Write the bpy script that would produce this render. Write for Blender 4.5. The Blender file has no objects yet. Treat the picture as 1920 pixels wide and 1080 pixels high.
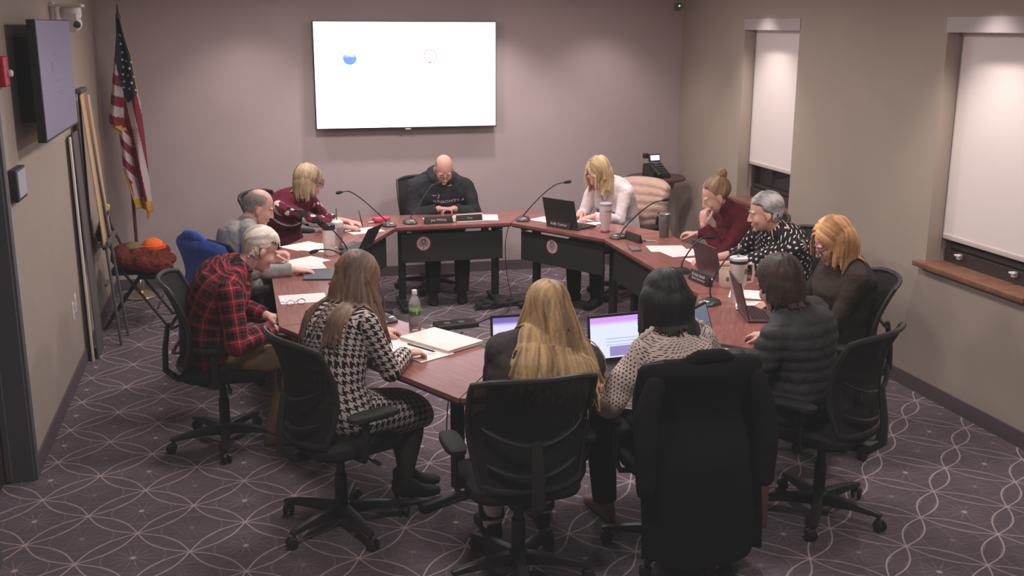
import bpy, bmesh, math, random
import numpy as np
from mathutils import Vector, Matrix, Euler
from mathutils.bvhtree import BVHTree
from mathutils.kdtree import KDTree
R = math.radians
PI = math.pi
scene = bpy.context.scene
COL = scene.collection
random.seed(11)

# ------------------------------------------------------------------ materials
def lin(c):
    return tuple((x/255/12.92 if x/255 <= .04045 else ((x/255+.055)/1.055)**2.4) for x in c)

class NT:
    """small helper round one node tree"""
    def __init__(s, name):
        s.m = bpy.data.materials.new(name); s.m.use_nodes = True
        s.t = s.m.node_tree; s.b = s.t.nodes['Principled BSDF']; s.o = s.t.nodes['Material Output']
    def n(s, typ, **kw):
        nd = s.t.nodes.new(typ)
        for k, v in kw.items(): setattr(nd, k, v)
        return nd
    def put(s, sock, v):
        if isinstance(v, bpy.types.NodeSocket): s.t.links.new(v, sock)
        elif v is not None: sock.default_value = v
    def math(s, op, a, b=None, c=None):
        nd = s.n('ShaderNodeMath', operation=op)
        s.put(nd.inputs[0], a); s.put(nd.inputs[1], b)
        if c is not None: s.put(nd.inputs[2], c)
        return nd.outputs[0]
    def mix(s, f, a, b):
        nd = s.n('ShaderNodeMix', data_type='RGBA')
        s.put(nd.inputs[0], f)
        s.put(nd.inputs[6], (*a, 1) if isinstance(a, tuple) else a)
        s.put(nd.inputs[7], (*b, 1) if isinstance(b, tuple) else b)
        return nd.outputs[2]
    def sep(s, v):
        nd = s.n('ShaderNodeSeparateXYZ'); s.put(nd.inputs[0], v); return nd.outputs
    def obj(s): return s.n('ShaderNodeTexCoord').outputs['Object']
    def attr(s, name): return s.n('ShaderNodeAttribute', attribute_name=name).outputs['Vector']
    def noise(s, scale, detail=3, vec=None):
        nd = s.n('ShaderNodeTexNoise'); nd.inputs['Scale'].default_value = scale; nd.inputs['Detail'].default_value = detail
        if vec is not None: s.put(nd.inputs['Vector'], vec)
        return nd.outputs[0]
    def step(s, v, lo, hi):
        nd = s.n('ShaderNodeMapRange', interpolation_type='SMOOTHSTEP'); s.put(nd.inputs[0], v)
        nd.inputs[1].default_value = lo; nd.inputs[2].default_value = hi
        return nd.outputs[0]
    def bump(s, h, dist, strength=.6):
        nd = s.n('ShaderNodeBump'); nd.inputs['Strength'].default_value = strength; nd.inputs['Distance'].default_value = dist
        s.put(nd.inputs['Height'], h); s.t.links.new(nd.outputs[0], s.b.inputs['Normal'])
    def base(s, c, rough=.6, metal=0., spec=.5):
        s.put(s.b.inputs['Base Color'], (*c, 1) if isinstance(c, tuple) else c)
        s.b.inputs['Roughness'].default_value = rough; s.b.inputs['Metallic'].default_value = metal
        s.b.inputs['Specular IOR Level'].default_value = spec
        return s.m

def M(name, c, rough=.6, metal=0., spec=.4, var=.0, vscale=20, bump=0., bscale=60):
    """plain procedural material: colour with a little noise in it"""
    t = NT(name); col = lin(c)
    if var:
        nz = t.step(t.noise(vscale, 4, t.obj()), .3, .7)
        t.base(t.mix(nz, tuple(x*(1-var) for x in col), tuple(min(1, x*(1+var)) for x in col)), rough, metal, spec)
    else: t.base(col, rough, metal, spec)
    if bump: t.bump(t.noise(bscale, 3, t.obj()), bump)
    return t.m

def emit(name, c, s):
    t = NT(name); t.base(lin(c), .3)
    t.b.inputs['Emission Color'].default_value = (*lin(c), 1); t.b.inputs['Emission Strength'].default_value = s
    return t.m

MT = {}
MT['wall_back'] = M('wall_paint_mauve_grey', (186, 170, 170), .85, spec=.2, var=.02, vscale=3)
MT['wall_side'] = M('wall_paint_taupe', (172, 158, 146), .85, spec=.2, var=.02, vscale=3)
MT['ceiling'] = M('ceiling_white', (200, 196, 192), .9, spec=.1)
MT['baseboard'] = M('rubber_baseboard', (98, 86, 92), .6, spec=.3, var=.03)
MT['black'] = M('black_plastic', (42, 41, 41), .42, spec=.4)
MT['black_matte'] = M('black_matte', (38, 37, 37), .75, spec=.25)
MT['black_metal'] = M('black_powder_coat', (40, 40, 40), .5, spec=.4)
MT['panel'] = M('black_laminate_panel', (48, 47, 47), .6, spec=.3)
MT['seatfab'] = M('black_seat_fabric', (40, 39, 39), .9, spec=.2, bump=.002, bscale=300)
MT['chrome'] = M('brushed_metal', (180, 178, 176), .25, metal=1.)
MT['steel'] = M('grey_steel', (150, 146, 143), .35, metal=.7)
MT['greymetal'] = M('grey_painted_metal', (92, 94, 96), .5)
MT['white'] = M('white_plastic', (222, 216, 214), .45)
MT['offwhite'] = M('offwhite_plastic', (205, 194, 188), .5)
MT['paperblank'] = M('white_paper_plain', (240, 232, 228), .8)
MT['darkwood'] = M('dark_door_wood', (70, 50, 44), .5, var=.2, vscale=8)
MT['sillwood'] = M('sill_wood', (128, 88, 66), .5, var=.15, vscale=14)
MT['winframe'] = M('dark_window_frame', (62, 50, 46), .5)
MT['blind'] = M('roller_blind_fabric', (232, 220, 216), .9, spec=.1, var=.01, vscale=200)
MT['cassette'] = M('blind_cassette', (188, 178, 178), .6)
MT['red'] = M('alarm_red', (190, 30, 55), .4)
MT['gold'] = M('gold_fringe', (190, 146, 44), .7, var=.15, vscale=80)
MT['goldmetal'] = M('gold_metal', (196, 182, 150), .25, metal=.9)
MT['pole'] = M('flag_pole_wood', (84, 58, 48), .4)
MT['tan'] = M('tan_board', (206, 168, 128), .75, var=.05)
MT['foam'] = M('foam_board_white', (225, 215, 205), .8)
MT['foamdark'] = M('grey_board', (100, 92, 92), .8)
MT['eyewhite'] = M('eye_white', (225, 215, 210), .3)
MT['iris'] = M('iris_dark', (40, 30, 28), .2)
MT['yellow'] = M('yellow_tape', (220, 200, 110), .7)

def skin(name, c):
    t = NT(name); col = lin(c)
    nz = t.step(t.noise(35, 4, t.obj()), .3, .7)
    t.base(t.mix(nz, tuple(x*.92 for x in col), (min(1, col[0]*1.06), col[1]*.98, col[2]*.97)), .52, spec=.35)
    t.b.inputs['Subsurface Weight'].default_value = .0
    t.bump(t.noise(250, 2, t.obj()), .0006)
    return t.m
SK = {'fair': skin('skin_fair', (216, 170, 154)), 'pink': skin('skin_pink', (214, 166, 152)), 'tan': skin('skin_tan', (206, 160, 144))}

def hairmat(name, a, b, rough=.55):
    t = NT(name)
    v = t.attr('hcol'); x = t.sep(v)[0]
    nz = t.noise(90, 2, t.obj())
    f = t.step(t.math('ADD', t.math('MULTIPLY', nz, .18), t.math('MULTIPLY', x, 1.05)), .25, .95)
    t.base(t.mix(f, lin(a), lin(b)), rough, spec=.35)
    return t.m

def fabric(name, c, var=.12, bump=.003, bscale=70, rough=.9, vs=30):
    t = NT(name); col = lin(c)
    nz = t.step(t.noise(vs, 4, t.obj()), .3, .7)
    t.base(t.mix(nz, tuple(x*(1-var) for x in col), tuple(min(1, x*(1+var)) for x in col)), rough, spec=.15)
    folds = t.noise(9, 2, t.obj()); fine = t.noise(bscale*6, 2, t.obj())
    t.bump(t.math('ADD', t.math('MULTIPLY', folds, 6.), t.math('MULTIPLY', fine, .25)), bump, .8)
    return t.m

def plaid():
    t = NT('red_black_plaid_flannel'); u, v, _ = t.sep(t.attr('guv'))
    def band(c, per, lo, hi, off=0.):
        w = t.math('FRACT', t.math('ADD', t.math('DIVIDE', c, per), off))
        return t.math('MULTIPLY', t.math('GREATER_THAN', w, lo), t.math('LESS_THAN', w, hi))
    P = .072
    bu = t.math('MULTIPLY', band(u, P, 0, .54), .5); bv = t.math('MULTIPLY', band(v, P, 0, .54), .5)
    dark = t.math('ADD', bu, bv)
    c = t.mix(t.step(dark, 0, 1.), lin((148, 32, 48)), lin((36, 32, 38)))
    line = t.math('MAXIMUM', band(u, P, .70, .745), band(v, P, .70, .745))
    c = t.mix(t.math('MULTIPLY', line, .42), c, lin((190, 160, 150)))
    gl = t.math('MAXIMUM', band(u, P, .20, .25), band(v, P, .20, .25))
    c = t.mix(t.math('MULTIPLY', gl, .45), c, lin((96, 92, 84)))
    t.base(c, .9, spec=.1); t.bump(t.noise(10, 2, t.obj()), .02); return t.m

def houndstooth():
    t = NT('black_white_houndstooth_knit'); u, v, _ = t.sep(t.attr('guv'))
    S = .0047
    iu = t.math('FLOOR', t.math('DIVIDE', u, S)); iv = t.math('FLOOR', t.math('DIVIDE', v, S))
    wu = t.math('LESS_THAN', t.math('FLOORED_MODULO', iu, 8.), 3.5)
    wv = t.math('LESS_THAN', t.math('FLOORED_MODULO', iv, 8.), 3.5)
    pick = t.math('LESS_THAN', t.math('FLOORED_MODULO', t.math('ADD', iu, iv), 4.), 1.5)
    f = t.math('ADD', t.math('MULTIPLY', pick, wu), t.math('MULTIPLY', t.math('SUBTRACT', 1., pick), wv))
    t.base(t.mix(f, lin((204, 190, 184)), lin((42, 34, 38))), .9, spec=.1); t.bump(t.noise(10, 2, t.obj()), .015); return t.m

def dots(name, ground, dot, per, rad, elong=1.4, jitter=.25):
    t = NT(name); u, v, _ = t.sep(t.attr('guv'))
    a = t.math('DIVIDE', u, per); b = t.math('DIVIDE', v, per)
    row = t.math('FLOOR', b)
    a2 = t.math('ADD', a, t.math('MULTIPLY', t.math('FLOORED_MODULO', row, 2.), .5))
    cx = t.n('ShaderNodeCombineXYZ'); t.put(cx.inputs[0], t.math('FLOOR', a2)); t.put(cx.inputs[1], row)
    wn = t.n('ShaderNodeTexWhiteNoise', noise_dimensions='2D'); t.put(wn.inputs[0], cx.outputs[0])
    j1, j2, _ = t.sep(wn.outputs[1])
    dx = t.math('SUBTRACT', t.math('FRACT', a2), t.math('ADD', .5, t.math('MULTIPLY', t.math('SUBTRACT', j1, .5), jitter)))
    dy = t.math('SUBTRACT', t.math('FRACT', b), t.math('ADD', .5, t.math('MULTIPLY', t.math('SUBTRACT', j2, .5), jitter)))
    dy = t.math('DIVIDE', dy, elong)
    d = t.math('SQRT', t.math('ADD', t.math('POWER', dx, 2.), t.math('POWER', dy, 2.)))
    f = t.math('LESS_THAN', d, rad)
    t.base(t.mix(f, lin(ground), lin(dot)), .85, spec=.15); t.bump(t.noise(9, 2, t.obj()), .02); return t.m

def jersey():
    t = NT('maroon_patterned_jersey'); v = t.attr('guv'); u, w, limb = t.sep(v)
    sc = t.n('ShaderNodeVectorMath', operation='MULTIPLY'); t.put(sc.inputs[0], v); sc.inputs[1].default_value = (1, 1, 0)
    nz = t.noise(11, 1, sc.outputs[0]); nz2 = t.noise(17, 1, t.obj())
    arm = t.math('GREATER_THAN', limb, .5)
    white = t.math('MULTIPLY', t.math('GREATER_THAN', nz, .56), arm)
    blk = t.math('MULTIPLY', t.math('GREATER_THAN', nz2, .53), t.math('MAXIMUM', arm, t.math('GREATER_THAN', nz, .62)))
    c = t.mix(blk, lin((104, 30, 50)), lin((34, 30, 34)))
    c = t.mix(white, c, lin((206, 196, 192)))
    yoke = t.math('MULTIPLY', t.math('SUBTRACT', 1., arm), t.math('MULTIPLY', t.math('GREATER_THAN', w, .405), t.math('LESS_THAN', w, .435)))
    c = t.mix(yoke, c, lin((200, 190, 186)))
    t.base(c, .8, spec=.2); t.bump(t.noise(9, 2, t.obj()), .02); return t.m

def carpet():
    t = NT('patterned_carpet'); x, y, _ = t.sep(t.obj())
    # tiles half a metre square, pattern lattice at 45 degrees
    px = t.math('SUBTRACT', x, -1.0717); py = t.math('SUBTRACT', y, 5.4431)
    K = 1/.4975
    a = t.math('MULTIPLY', t.math('SUBTRACT', px, py), K)
    b = t.math('MULTIPLY', t.math('ADD', px, py), K)
    def strand(p, q, amp):
        s = t.math('MULTIPLY', t.math('SINE', t.math('MULTIPLY', q, PI)), amp)
        d = None
        for sg in (1, -1):
            w = t.math('ADD', p, t.math('MULTIPLY', s, float(sg)))
            e = t.math('ABSOLUTE', t.math('SUBTRACT', t.math('FRACT', t.math('ADD', w, .5)), .5))
            d = e if d is None else t.math('MINIMUM', d, e)
        return d
    main = t.math('MINIMUM', strand(a, b, .13), strand(b, a, .13))
    lines = t.math('SUBTRACT', 1., t.step(main, .006, .0165))
    lb = t.math('SUBTRACT', 1., t.step(strand(a, b, .13), .006, .0165))
    # star bursts in the middle of alternate cells
    ca = t.math('SUBTRACT', t.math('FRACT', a), .5); cb = t.math('SUBTRACT', t.math('FRACT', b), .5)
    r = t.math('SQRT', t.math('ADD', t.math('POWER', ca, 2.), t.math('POWER', cb, 2.)))
    ang = t.math('ARCTAN2', cb, ca)
    alt = t.math('FLOORED_MODULO', t.math('ADD', t.math('FLOOR', a), t.math('FLOOR', b)), 2.)
    ray = t.math('POWER', t.math('ABSOLUTE', t.math('COSINE', t.math('MULTIPLY', ang, 6.))), 30.)
    fade = t.math('SUBTRACT', 1., t.step(r, .02, .36))
    star = t.math('MULTIPLY', t.math('MULTIPLY', ray, fade), t.math('ADD', .18, t.math('MULTIPLY', alt, .25)))
    dot = t.math('MULTIPLY', t.math('SUBTRACT', 1., t.step(r, .02, .055)), t.math('ADD', .25, t.math('MULTIPLY', alt, .45)))
    # fine rings crossing the cells
    rings = t.math('ABSOLUTE', t.math('SUBTRACT', r, .40))
    ring = t.math('MULTIPLY', t.math('SUBTRACT', 1., t.step(rings, .004, .012)), .16)
    # an irregular set of thin arcs
    vo = t.n('ShaderNodeTexVoronoi', feature='DISTANCE_TO_EDGE'); vo.inputs['Scale'].default_value = 3.1
    t.put(vo.inputs['Vector'], t.obj())
    arcs = t.math('MULTIPLY', t.math('SUBTRACT', 1., t.step(vo.outputs[0], .004, .014)), .06)
    f = t.math('MAXIMUM', t.math('MAXIMUM', t.math('MULTIPLY', lines, .54), t.math('MULTIPLY', lb, .66)), t.math('MAXIMUM', star, dot))
    f = t.math('MAXIMUM', f, t.math('MAXIMUM', ring, arcs))
    heather = t.noise(160, 3, t.obj())
    # streaky pile along the room
    mp = t.n('ShaderNodeMapping'); mp.inputs['Scale'].default_value = (8, 130, 1); t.put(mp.inputs[0], t.obj())
    streak = t.noise(1.0, 2, mp.outputs[0])
    g = t.mix(t.step(t.math('ADD', t.math('MULTIPLY', heather, .5), t.math('MULTIPLY', streak, .5)), .35, .65), lin((90, 79, 85)), lin((112, 99, 106)))
    c = t.mix(f, g, lin((206, 188, 186)))
    t.base(c, .95, spec=.05); t.bump(heather, .003, .5); return t.m
MT['carpet'] = carpet()

def mahogany():
    t = NT('mahogany_laminate'); o = t.obj()
    mp = t.n('ShaderNodeMapping'); mp.inputs['Scale'].default_value = (3, 26, 3); t.put(mp.inputs[0], o)
    nz = t.noise(2.2, 5, mp.outputs[0])
    t.base(t.mix(t.step(nz, .3, .7), lin((132, 82, 74)), lin((150, 96, 88))), .27, spec=.7); return t.m
MT['mahogany'] = mahogany()
MT['edge'] = M('table_edge_band', (74, 44, 44), .45)

def meshback():
    t = NT('black_chair_mesh'); t.base(lin((36, 35, 35)), .85, spec=.2)
    tr = t.n('ShaderNodeBsdfTransparent'); mx = t.n('ShaderNodeMixShader'); mx.inputs[0].default_value = .03
    t.t.links.new(t.b.outputs[0], mx.inputs[1]); t.t.links.new(tr.outputs[0], mx.inputs[2]); t.t.links.new(mx.outputs[0], t.o.inputs[0])
    return t.m
MT['mesh'] = meshback()

def glass(name, c=(255, 255, 255), rough=.03, tr=.85):
    t = NT(name); t.base(lin(c), rough, spec=.5)
    t.b.inputs['Transmission Weight'].default_value = tr; t.b.inputs['IOR'].default_value = 1.2
    return t.m
MT['pet'] = glass('clear_bottle_plastic', (235, 235, 238), .08, .8)
MT['pane'] = M('night_window_glass', (34, 30, 30), .08, spec=.6)
MT['cupclear'] = glass('clear_cup_plastic', (235, 225, 225), .1, .6)

def paper():
    t = NT('printed_paper'); x, y, _ = t.sep(t.obj())
    ln = t.math('LESS_THAN', t.math('FRACT', t.math('MULTIPLY', y, 85.)), .38)
    mp = t.n('ShaderNodeMapping'); mp.inputs['Scale'].default_value = (90, 85, 1); t.put(mp.inputs[0], t.obj())
    wd = t.math('GREATER_THAN', t.noise(1.0, 1, mp.outputs[0]), .45)
    inx = t.math('LESS_THAN', t.math('ABSOLUTE', x), .082); iny = t.math('LESS_THAN', t.math('ABSOLUTE', y), .112)
    f = t.math('MULTIPLY', t.math('MULTIPLY', ln, wd), t.math('MULTIPLY', inx, iny))
    t.base(t.mix(t.math('MULTIPLY', f, .35), lin((242, 232, 228)), lin((120, 112, 116))), .85, spec=.1); return t.m
MT['paper'] = paper()

# ------------------------------------------------------------------ mesh building
class MB:
    def __init__(s): s.v = []; s.f = []; s.mi = []; s.cm = 0
    def add(s, vs, fs, X=None):
        o = len(s.v)
        s.v += [tuple(X @ Vector(p)) if X is not None else tuple(p) for p in vs]
        s.f += [tuple(i+o for i in f) for f in fs]; s.mi += [s.cm]*len(fs); return s
    def m(s, i): s.cm = i; return s
    def box(s, c, d, X=None, bev=0.):
        bm = bmesh.new(); bmesh.ops.create_cube(bm, size=1)
        bmesh.ops.scale(bm, vec=d, verts=bm.verts)
        if bev: bmesh.ops.bevel(bm, geom=bm.edges[:], offset=min(bev, min(d)*.49), segments=3, profile=.6, affect='EDGES')
        bmesh.ops.translate(bm, vec=c, verts=bm.verts); bm.verts.index_update()
        s.add([v.co.copy() for v in bm.verts], [[v.index for v in f.verts] for f in bm.faces], X); bm.free(); return s
    def loft(s, rings, caps=True, X=None, closed=True):
        n = len(rings[0]); vs = [p for r in rings for p in r]; fs = []
        for i in range(len(rings)-1):
            for j in range(n if closed else n-1):
                k = (j+1) % n; fs.append((i*n+j, i*n+k, (i+1)*n+k, (i+1)*n+j))
        if caps and closed:
            fs.append(tuple(reversed(range(n)))); fs.append(tuple(range((len(rings)-1)*n, len(rings)*n)))
        return s.add(vs, fs, X)
    def lathe(s, prof, n=28, X=None, caps=True):
        rings = [[(r*math.cos(2*PI*k/n), r*math.sin(2*PI*k/n), z) for k in range(n)] for r, z in prof]
        return s.loft(rings, caps, X)
    def cyl(s, a, b, r0, r1=None, n=16, X=None):
        return s.tube([a, b], [r0, r0 if r1 is None else r1], n, X)
    def tube(s, pts, rad, n=10, X=None, flat=1., up=None):
        pts = [Vector(p) for p in pts]
        if not hasattr(rad, '__len__'): rad = [rad]*len(pts)
        T = [(pts[min(i+1, len(pts)-1)]-pts[max(i-1, 0)]).normalized() for i in range(len(pts))]
        u = Vector(up) if up is not None else Vector((0, 0, 1))
        if abs(T[0].dot(u)) > .95: u = Vector((0, 1, 0)) if abs(T[0].y) < .9 else Vector((1, 0, 0))
        a = T[0].cross(u).normalized(); rings = []
        for p, t, r in zip(pts, T, rad):
            a = (a-t*a.dot(t)); a = a.normalized() if a.length > 1e-6 else t.orthogonal().normalized()
            b = t.cross(a)
            rings.append([p+a*(r*math.cos(2*PI*k/n))+b*(r*flat*math.sin(2*PI*k/n)) for k in range(n)])
        return s.loft(rings, True, X)
    def ell(s, c, r, X=None, n=18, m=10, rot=None):
        if not hasattr(r, '__len__'): r = (r, r, r)
        rings = []
        for i in range(1, m):
            th = PI*i/m
            rings.append([Vector((r[0]*math.sin(th)*math.cos(2*PI*k/n), r[1]*math.sin(th)*math.sin(2*PI*k/n), -r[2]*math.cos(th))) for k in range(n)])
        q = rot.to_matrix() if rot is not None else Matrix.Identity(3)
        c = Vector(c); vs = [q @ p+c for g in rings for p in g]; fs = []
        for i in range(m-2):
            for j in range(n): k = (j+1) % n; fs.append((i*n+j, i*n+k, (i+1)*n+k, (i+1)*n+j))
        b0 = len(vs); vs += [q @ Vector((0, 0, -r[2]))+c, q @ Vector((0, 0, r[2]))+c]
        for j in range(n):
            k = (j+1) % n; fs.append((b0, k, j)); fs.append((b0+1, (m-2)*n+j, (m-2)*n+k))
        return s.add(vs, fs, X)
    def limb(s, pts, rad, n=14, X=None):
        s.tube(pts, rad, n, X)
        for p, r in zip(pts, rad): s.ell(p, r, X, n, 8)
        return s
    def prism(s, poly, z0, z1, X=None):
        return s.loft([[(x, y, z0) for x, y in poly], [(x, y, z1) for x, y in poly]], True, X)
    def mesh(s, name='m'):
        me = bpy.data.meshes.new(name); me.from_pydata(s.v, [], s.f); me.update(); return me
    def build(s, name, mats, parent=None, smooth=True, bevel=0., X=None, ang=40):
        me = s.mesh(name)
        mats = mats if isinstance(mats, (list, tuple)) else [mats]
        for q in mats: me.materials.append(q)
        me.polygons.foreach_set('material_index', s.mi)
        bm = bmesh.new(); bm.from_mesh(me)
        bmesh.ops.recalc_face_normals(bm, faces=bm.faces)
        if bevel: bmesh.ops.bevel(bm, geom=[e for e in bm.edges if e.is_manifold and e.calc_face_angle(0) > .6], offset=bevel, segments=2, affect='EDGES', profile=.6)
        bm.to_mesh(me); bm.free()
        if smooth:
            me.polygons.foreach_set('use_smooth', [True]*len(me.polygons)); me.set_sharp_from_angle(angle=R(ang))
        return link(name, me, parent, X)

def link(name, me, parent=None, X=None):
    o = bpy.data.objects.new(name, me); COL.objects.link(o)
    if parent is not None: o.parent = parent
    if X is not None: o.matrix_local = X
    return o

def tag(o, label, cat=None, group=None):
    o['label'] = label
    if cat: o['category'] = cat
    if group: o['group'] = group
    return o
def thing(name, label, cat, loc=(0, 0, 0), rz=0., group=None):
    o = bpy.data.objects.new(name, None); COL.objects.link(o)
    o.empty_display_size = .05; o.location = loc; o.rotation_euler = (0, 0, rz)
    return tag(o, label, cat, group)
def struct(o): o['kind'] = 'structure'; return o
def dup(o, parent=None):
    c = o.copy(); COL.objects.link(c)
    if parent is not None: c.parent = parent
    for ch in o.children: dup(ch, c)
    return c
def T(x=0, y=0, z=0, rz=0, rx=0, ry=0): return Matrix.Translation((x, y, z)) @ Euler((rx, ry, rz)).to_matrix().to_4x4()
def sm(a, b, t): return a+(b-a)*t
# ------------------------------------------------------------------ the room
XL, XR, YB, YF, ZC = -1.15, 4.26, 10.0, -1.6, 2.78
def boxes(name, lst, m, **k):
    b = MB()
    for lo, hi in lst:
        b.box([(p+q)/2 for p, q in zip(lo, hi)], [q-p for p, q in zip(lo, hi)])
    return struct(b.build(name, m, smooth=False, **k))
boxes('floor', [((XL-.4, YF-.2, -.1), (XR+.4, YB+.2, 0))], MT['carpet'])
boxes('ceiling', [((XL-.4, YF-.2, ZC), (XR+.4, YB+.2, ZC+.1))], MT['ceiling'])
boxes('wall_back', [((XL-.4, YB, 0), (XR+.4, YB+.15, ZC))], MT['wall_back'])
boxes('wall_front', [((XL-.4, YF-.15, 0), (XR+.4, YF, ZC))], MT['wall_side'])
DY0, DY1, DZ = 4.78, 5.73, 2.12
boxes('wall_left', [((XL-.2, YF, 0), (XL, DY0, ZC)), ((XL-.2, DY1, 0), (XL, YB, ZC)), ((XL-.2, DY0, DZ), (XL, DY1, ZC))], MT['wall_side'])
W = [(7.70, 8.645), (4.94, 5.885)]; WZ0, WZ1 = .86, 2.33
ys = [YF, W[1][0], W[1][1], W[0][0], W[0][1], YB]
lst = [((XR, ys[i], 0), (XR+.25, ys[i+1], ZC)) for i in (0, 2, 4)]
for a, b in W: lst += [((XR, a, 0), (XR+.25, b, WZ0)), ((XR, a, WZ1), (XR+.25, b, ZC))]
boxes('wall_right', lst, MT['wall_side'])
boxes('baseboard_left', [((XL, DY1+.05, 0), (XL+.012, YB, .105))], MT['baseboard'])
boxes('baseboard_back', [((XL+.012, YB-.012, 0), (XR-.012, YB, .098))], MT['baseboard'])
boxes('baseboard_right', [((XR-.012, YF, 0), (XR, YB, .10))], MT['baseboard'])

# doorway in the left wall
fr = MB()
fr.box((XL-.095, DY1-.015, DZ/2), (.19, .03, DZ)).box((XL+.004, DY1+.018, DZ/2+.02), (.02, .066, DZ+.04))
fr.box((XL-.095, DY0+.015, DZ/2), (.19, .03, DZ)).box((XL+.004, DY0-.018, DZ/2+.02), (.02, .066, DZ+.04))
fr.box((XL-.095, (DY0+DY1)/2, DZ-.015), (.19, DY1-DY0, .03)).box((XL+.004, (DY0+DY1)/2, DZ+.018), (.02, DY1-DY0+.1, .066))
fr.box((XL-.12, DY1-.037, DZ/2), (.03, .015, DZ-.03))
frame = struct(fr.build('door_1', MT['greymetal'], smooth=False, bevel=.003))
leaf = MB().box((XL-.165, (DY0+DY1)/2, DZ/2-.01), (.045, DY1-DY0-.07, DZ-.04)).build('door_leaf', MT['darkwood'], frame, bevel=.003)
h = MB(); h.cyl((XL-.142, DY1-.11, 1.0), (XL-.125, DY1-.11, 1.0), .028).cyl((XL-.14, DY1-.11, 1.0), (XL-.085, DY1-.11, 1.0), .009).tube([(XL-.088, DY1-.105, 1.0), (XL-.085, DY1-.16, 1.0), (XL-.088, DY1-.235, .997)], [.011, .010, .008])
h.build('door_handle', MT['chrome'], leaf)
MB().cyl((XL-.142, DY1-.06, .42), (XL-.139, DY1-.06, .42), .008).build('screw_cap', MT['chrome'], leaf)

# windows with their sills and roller blinds
for i, ((y0, y1), zb, lab) in enumerate(zip(W, (1.185, 1.045), ('narrow-looking far window by the corner', 'near window at right edge'))):
    fx = XR+.17
    f = MB(); t_ = .05
    for c, d in (((fx, y0+t_/2, (WZ0+WZ1)/2), (.06, t_, WZ1-WZ0)), ((fx, y1-t_/2, (WZ0+WZ1)/2), (.06, t_, WZ1-WZ0)),
                 ((fx, (y0+y1)/2, WZ1-t_/2), (.06, y1-y0, t_)), ((fx, (y0+y1)/2, WZ0+.05), (.07, y1-y0, .10)), ((fx, (y0+y1)/2, WZ0+.125), (.05, y1-y0-.08, .03))): f.box(c, d)
    w = struct(f.build('window_%d' % (i+1), MT['winframe'], smooth=False, bevel=.004))
    MB().box((fx+.005, (y0+y1)/2, (WZ0+WZ1)/2), (.008, y1-y0-.06, WZ1-WZ0-.1)).build('window_pane', MT['pane'], w)
    rv = MB()
    rv.box((XR+.12, y0+.0015, (WZ0+WZ1)/2), (.24, .003, WZ1-WZ0)).box((XR+.12, y1-.0015, (WZ0+WZ1)/2), (.24, .003, WZ1-WZ0))
    rv.build('window_reveal', MT['wall_side'], w, smooth=False)
    MB().box((XR+.06, (y0+y1)/2, WZ0+.002), (.25, y1-y0+(.09 if i else .06), .032)).build('window_sill', MT['sillwood'], w, bevel=.004)
    for yy in ((y0+.27, y1-.17) if i else (y0+.10,)):
        l = MB().box((fx-.045, yy, WZ0+.075), (.03, .035, .035), bev=.008).box((fx-.065, yy-.006, WZ0+.085), (.02, .05, .012), bev=.004)
        l.build('window_latch', MT['white'], w)
    r = thing('roller_blind', 'tall pale roller blind lowered in '+lab+', lit from above', 'blind', (XR+.02, (y0+y1)/2, 0))
    zc = 2.365
    MB().box((.025, 0, zc), (.105, y1-y0+.012, .095)).build('cassette', MT['cassette'], r, bevel=.006)
    MB().box((.085, 0, (zc-.04+zb)/2), (.002, y1-y0-.012, zc-.04-zb)).build('blind_fabric', MT['blind'], r)
    MB().box((.085, 0, zb), (.014, y1-y0-.010, .032)).build('bottom_bar', MT['offwhite'], r, bevel=.004)
    MB().cyl((.075, (y1-y0)/2-.02, WZ0+.10), (.075, (y1-y0)/2-.02, 2.3), .003, n=6).build('chain', MT['greymetal'], r)

# ------------------------------------------------------------------ things on the walls
def tri_fan(b, pts): b.add(pts, [tuple(range(len(pts)))])
t = thing('television', 'large flat television on back wall showing a bright white screen', 'television', (1.5215, YB-.09, 1.903))
MB().box((0, 0, 0), (1.682, .05, .962)).build('bezel', MT['black'], t, bevel=.004)
MB().box((0, .054, 0), (.7, .06, .5)).build('wall_bracket', MT['black_metal'], t)
MB().box((.0, -.008, -.487), (.05, .04, .012)).build('brand_badge', MT['offwhite'], t)
scr = MB().box((0, -.0262, .002), (1.664, .002, .944)).build('screen', emit('tv_screen_glow', (244, 246, 255), 1.55), t)
def disc(b, cx, cz, r0, r1, y, a0=0, a1=2*PI, n=40):
    vs = []; fs = []
    for k in range(n+1):
        a = a0+(a1-a0)*k/n
        vs += [(cx+r0*math.cos(a), y, cz+r0*math.sin(a)), (cx+r1*math.cos(a), y, cz+r1*math.sin(a))]
    fs = [(2*k, 2*k+1, 2*k+3, 2*k+2) for k in range(n)]
    b.add(vs, fs); return b
lb = MB(); lb.m(0); disc(lb, -.517, .158, 0, .062, -.0282, PI, 2*PI)
lb.m(0).add([(-.579, -.0282, .158), (-.455, -.0282, .158), (-.457, -.0282, .178), (-.50, -.0282, .168), (-.535, -.0282, .172), (-.575, -.0282, .182)], [(0, 1, 2, 3, 4, 5)])
lb.m(1).add([(-.579, -.0284, .168), (-.535, -.0284, .160), (-.515, -.0284, .166), (-.49, -.0284, .160), (-.455, -.0284, .168), (-.462, -.0284, .19), (-.50, -.0284, .172), (-.53, -.0284, .176), (-.573, -.0284, .196)], [(0, 1, 7, 8), (1, 2, 3, 6, 7), (3, 4, 5, 6)])
lb.m(2); disc(lb, -.517, .158, .060, .064, -.0284, 0, PI)
lb.build('logo', [emit('logo_blue', (92, 128, 225), .9), emit('logo_green', (130, 170, 190), .9), emit('logo_pale', (225, 245, 245), 1.2)], scr, smooth=False)
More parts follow.
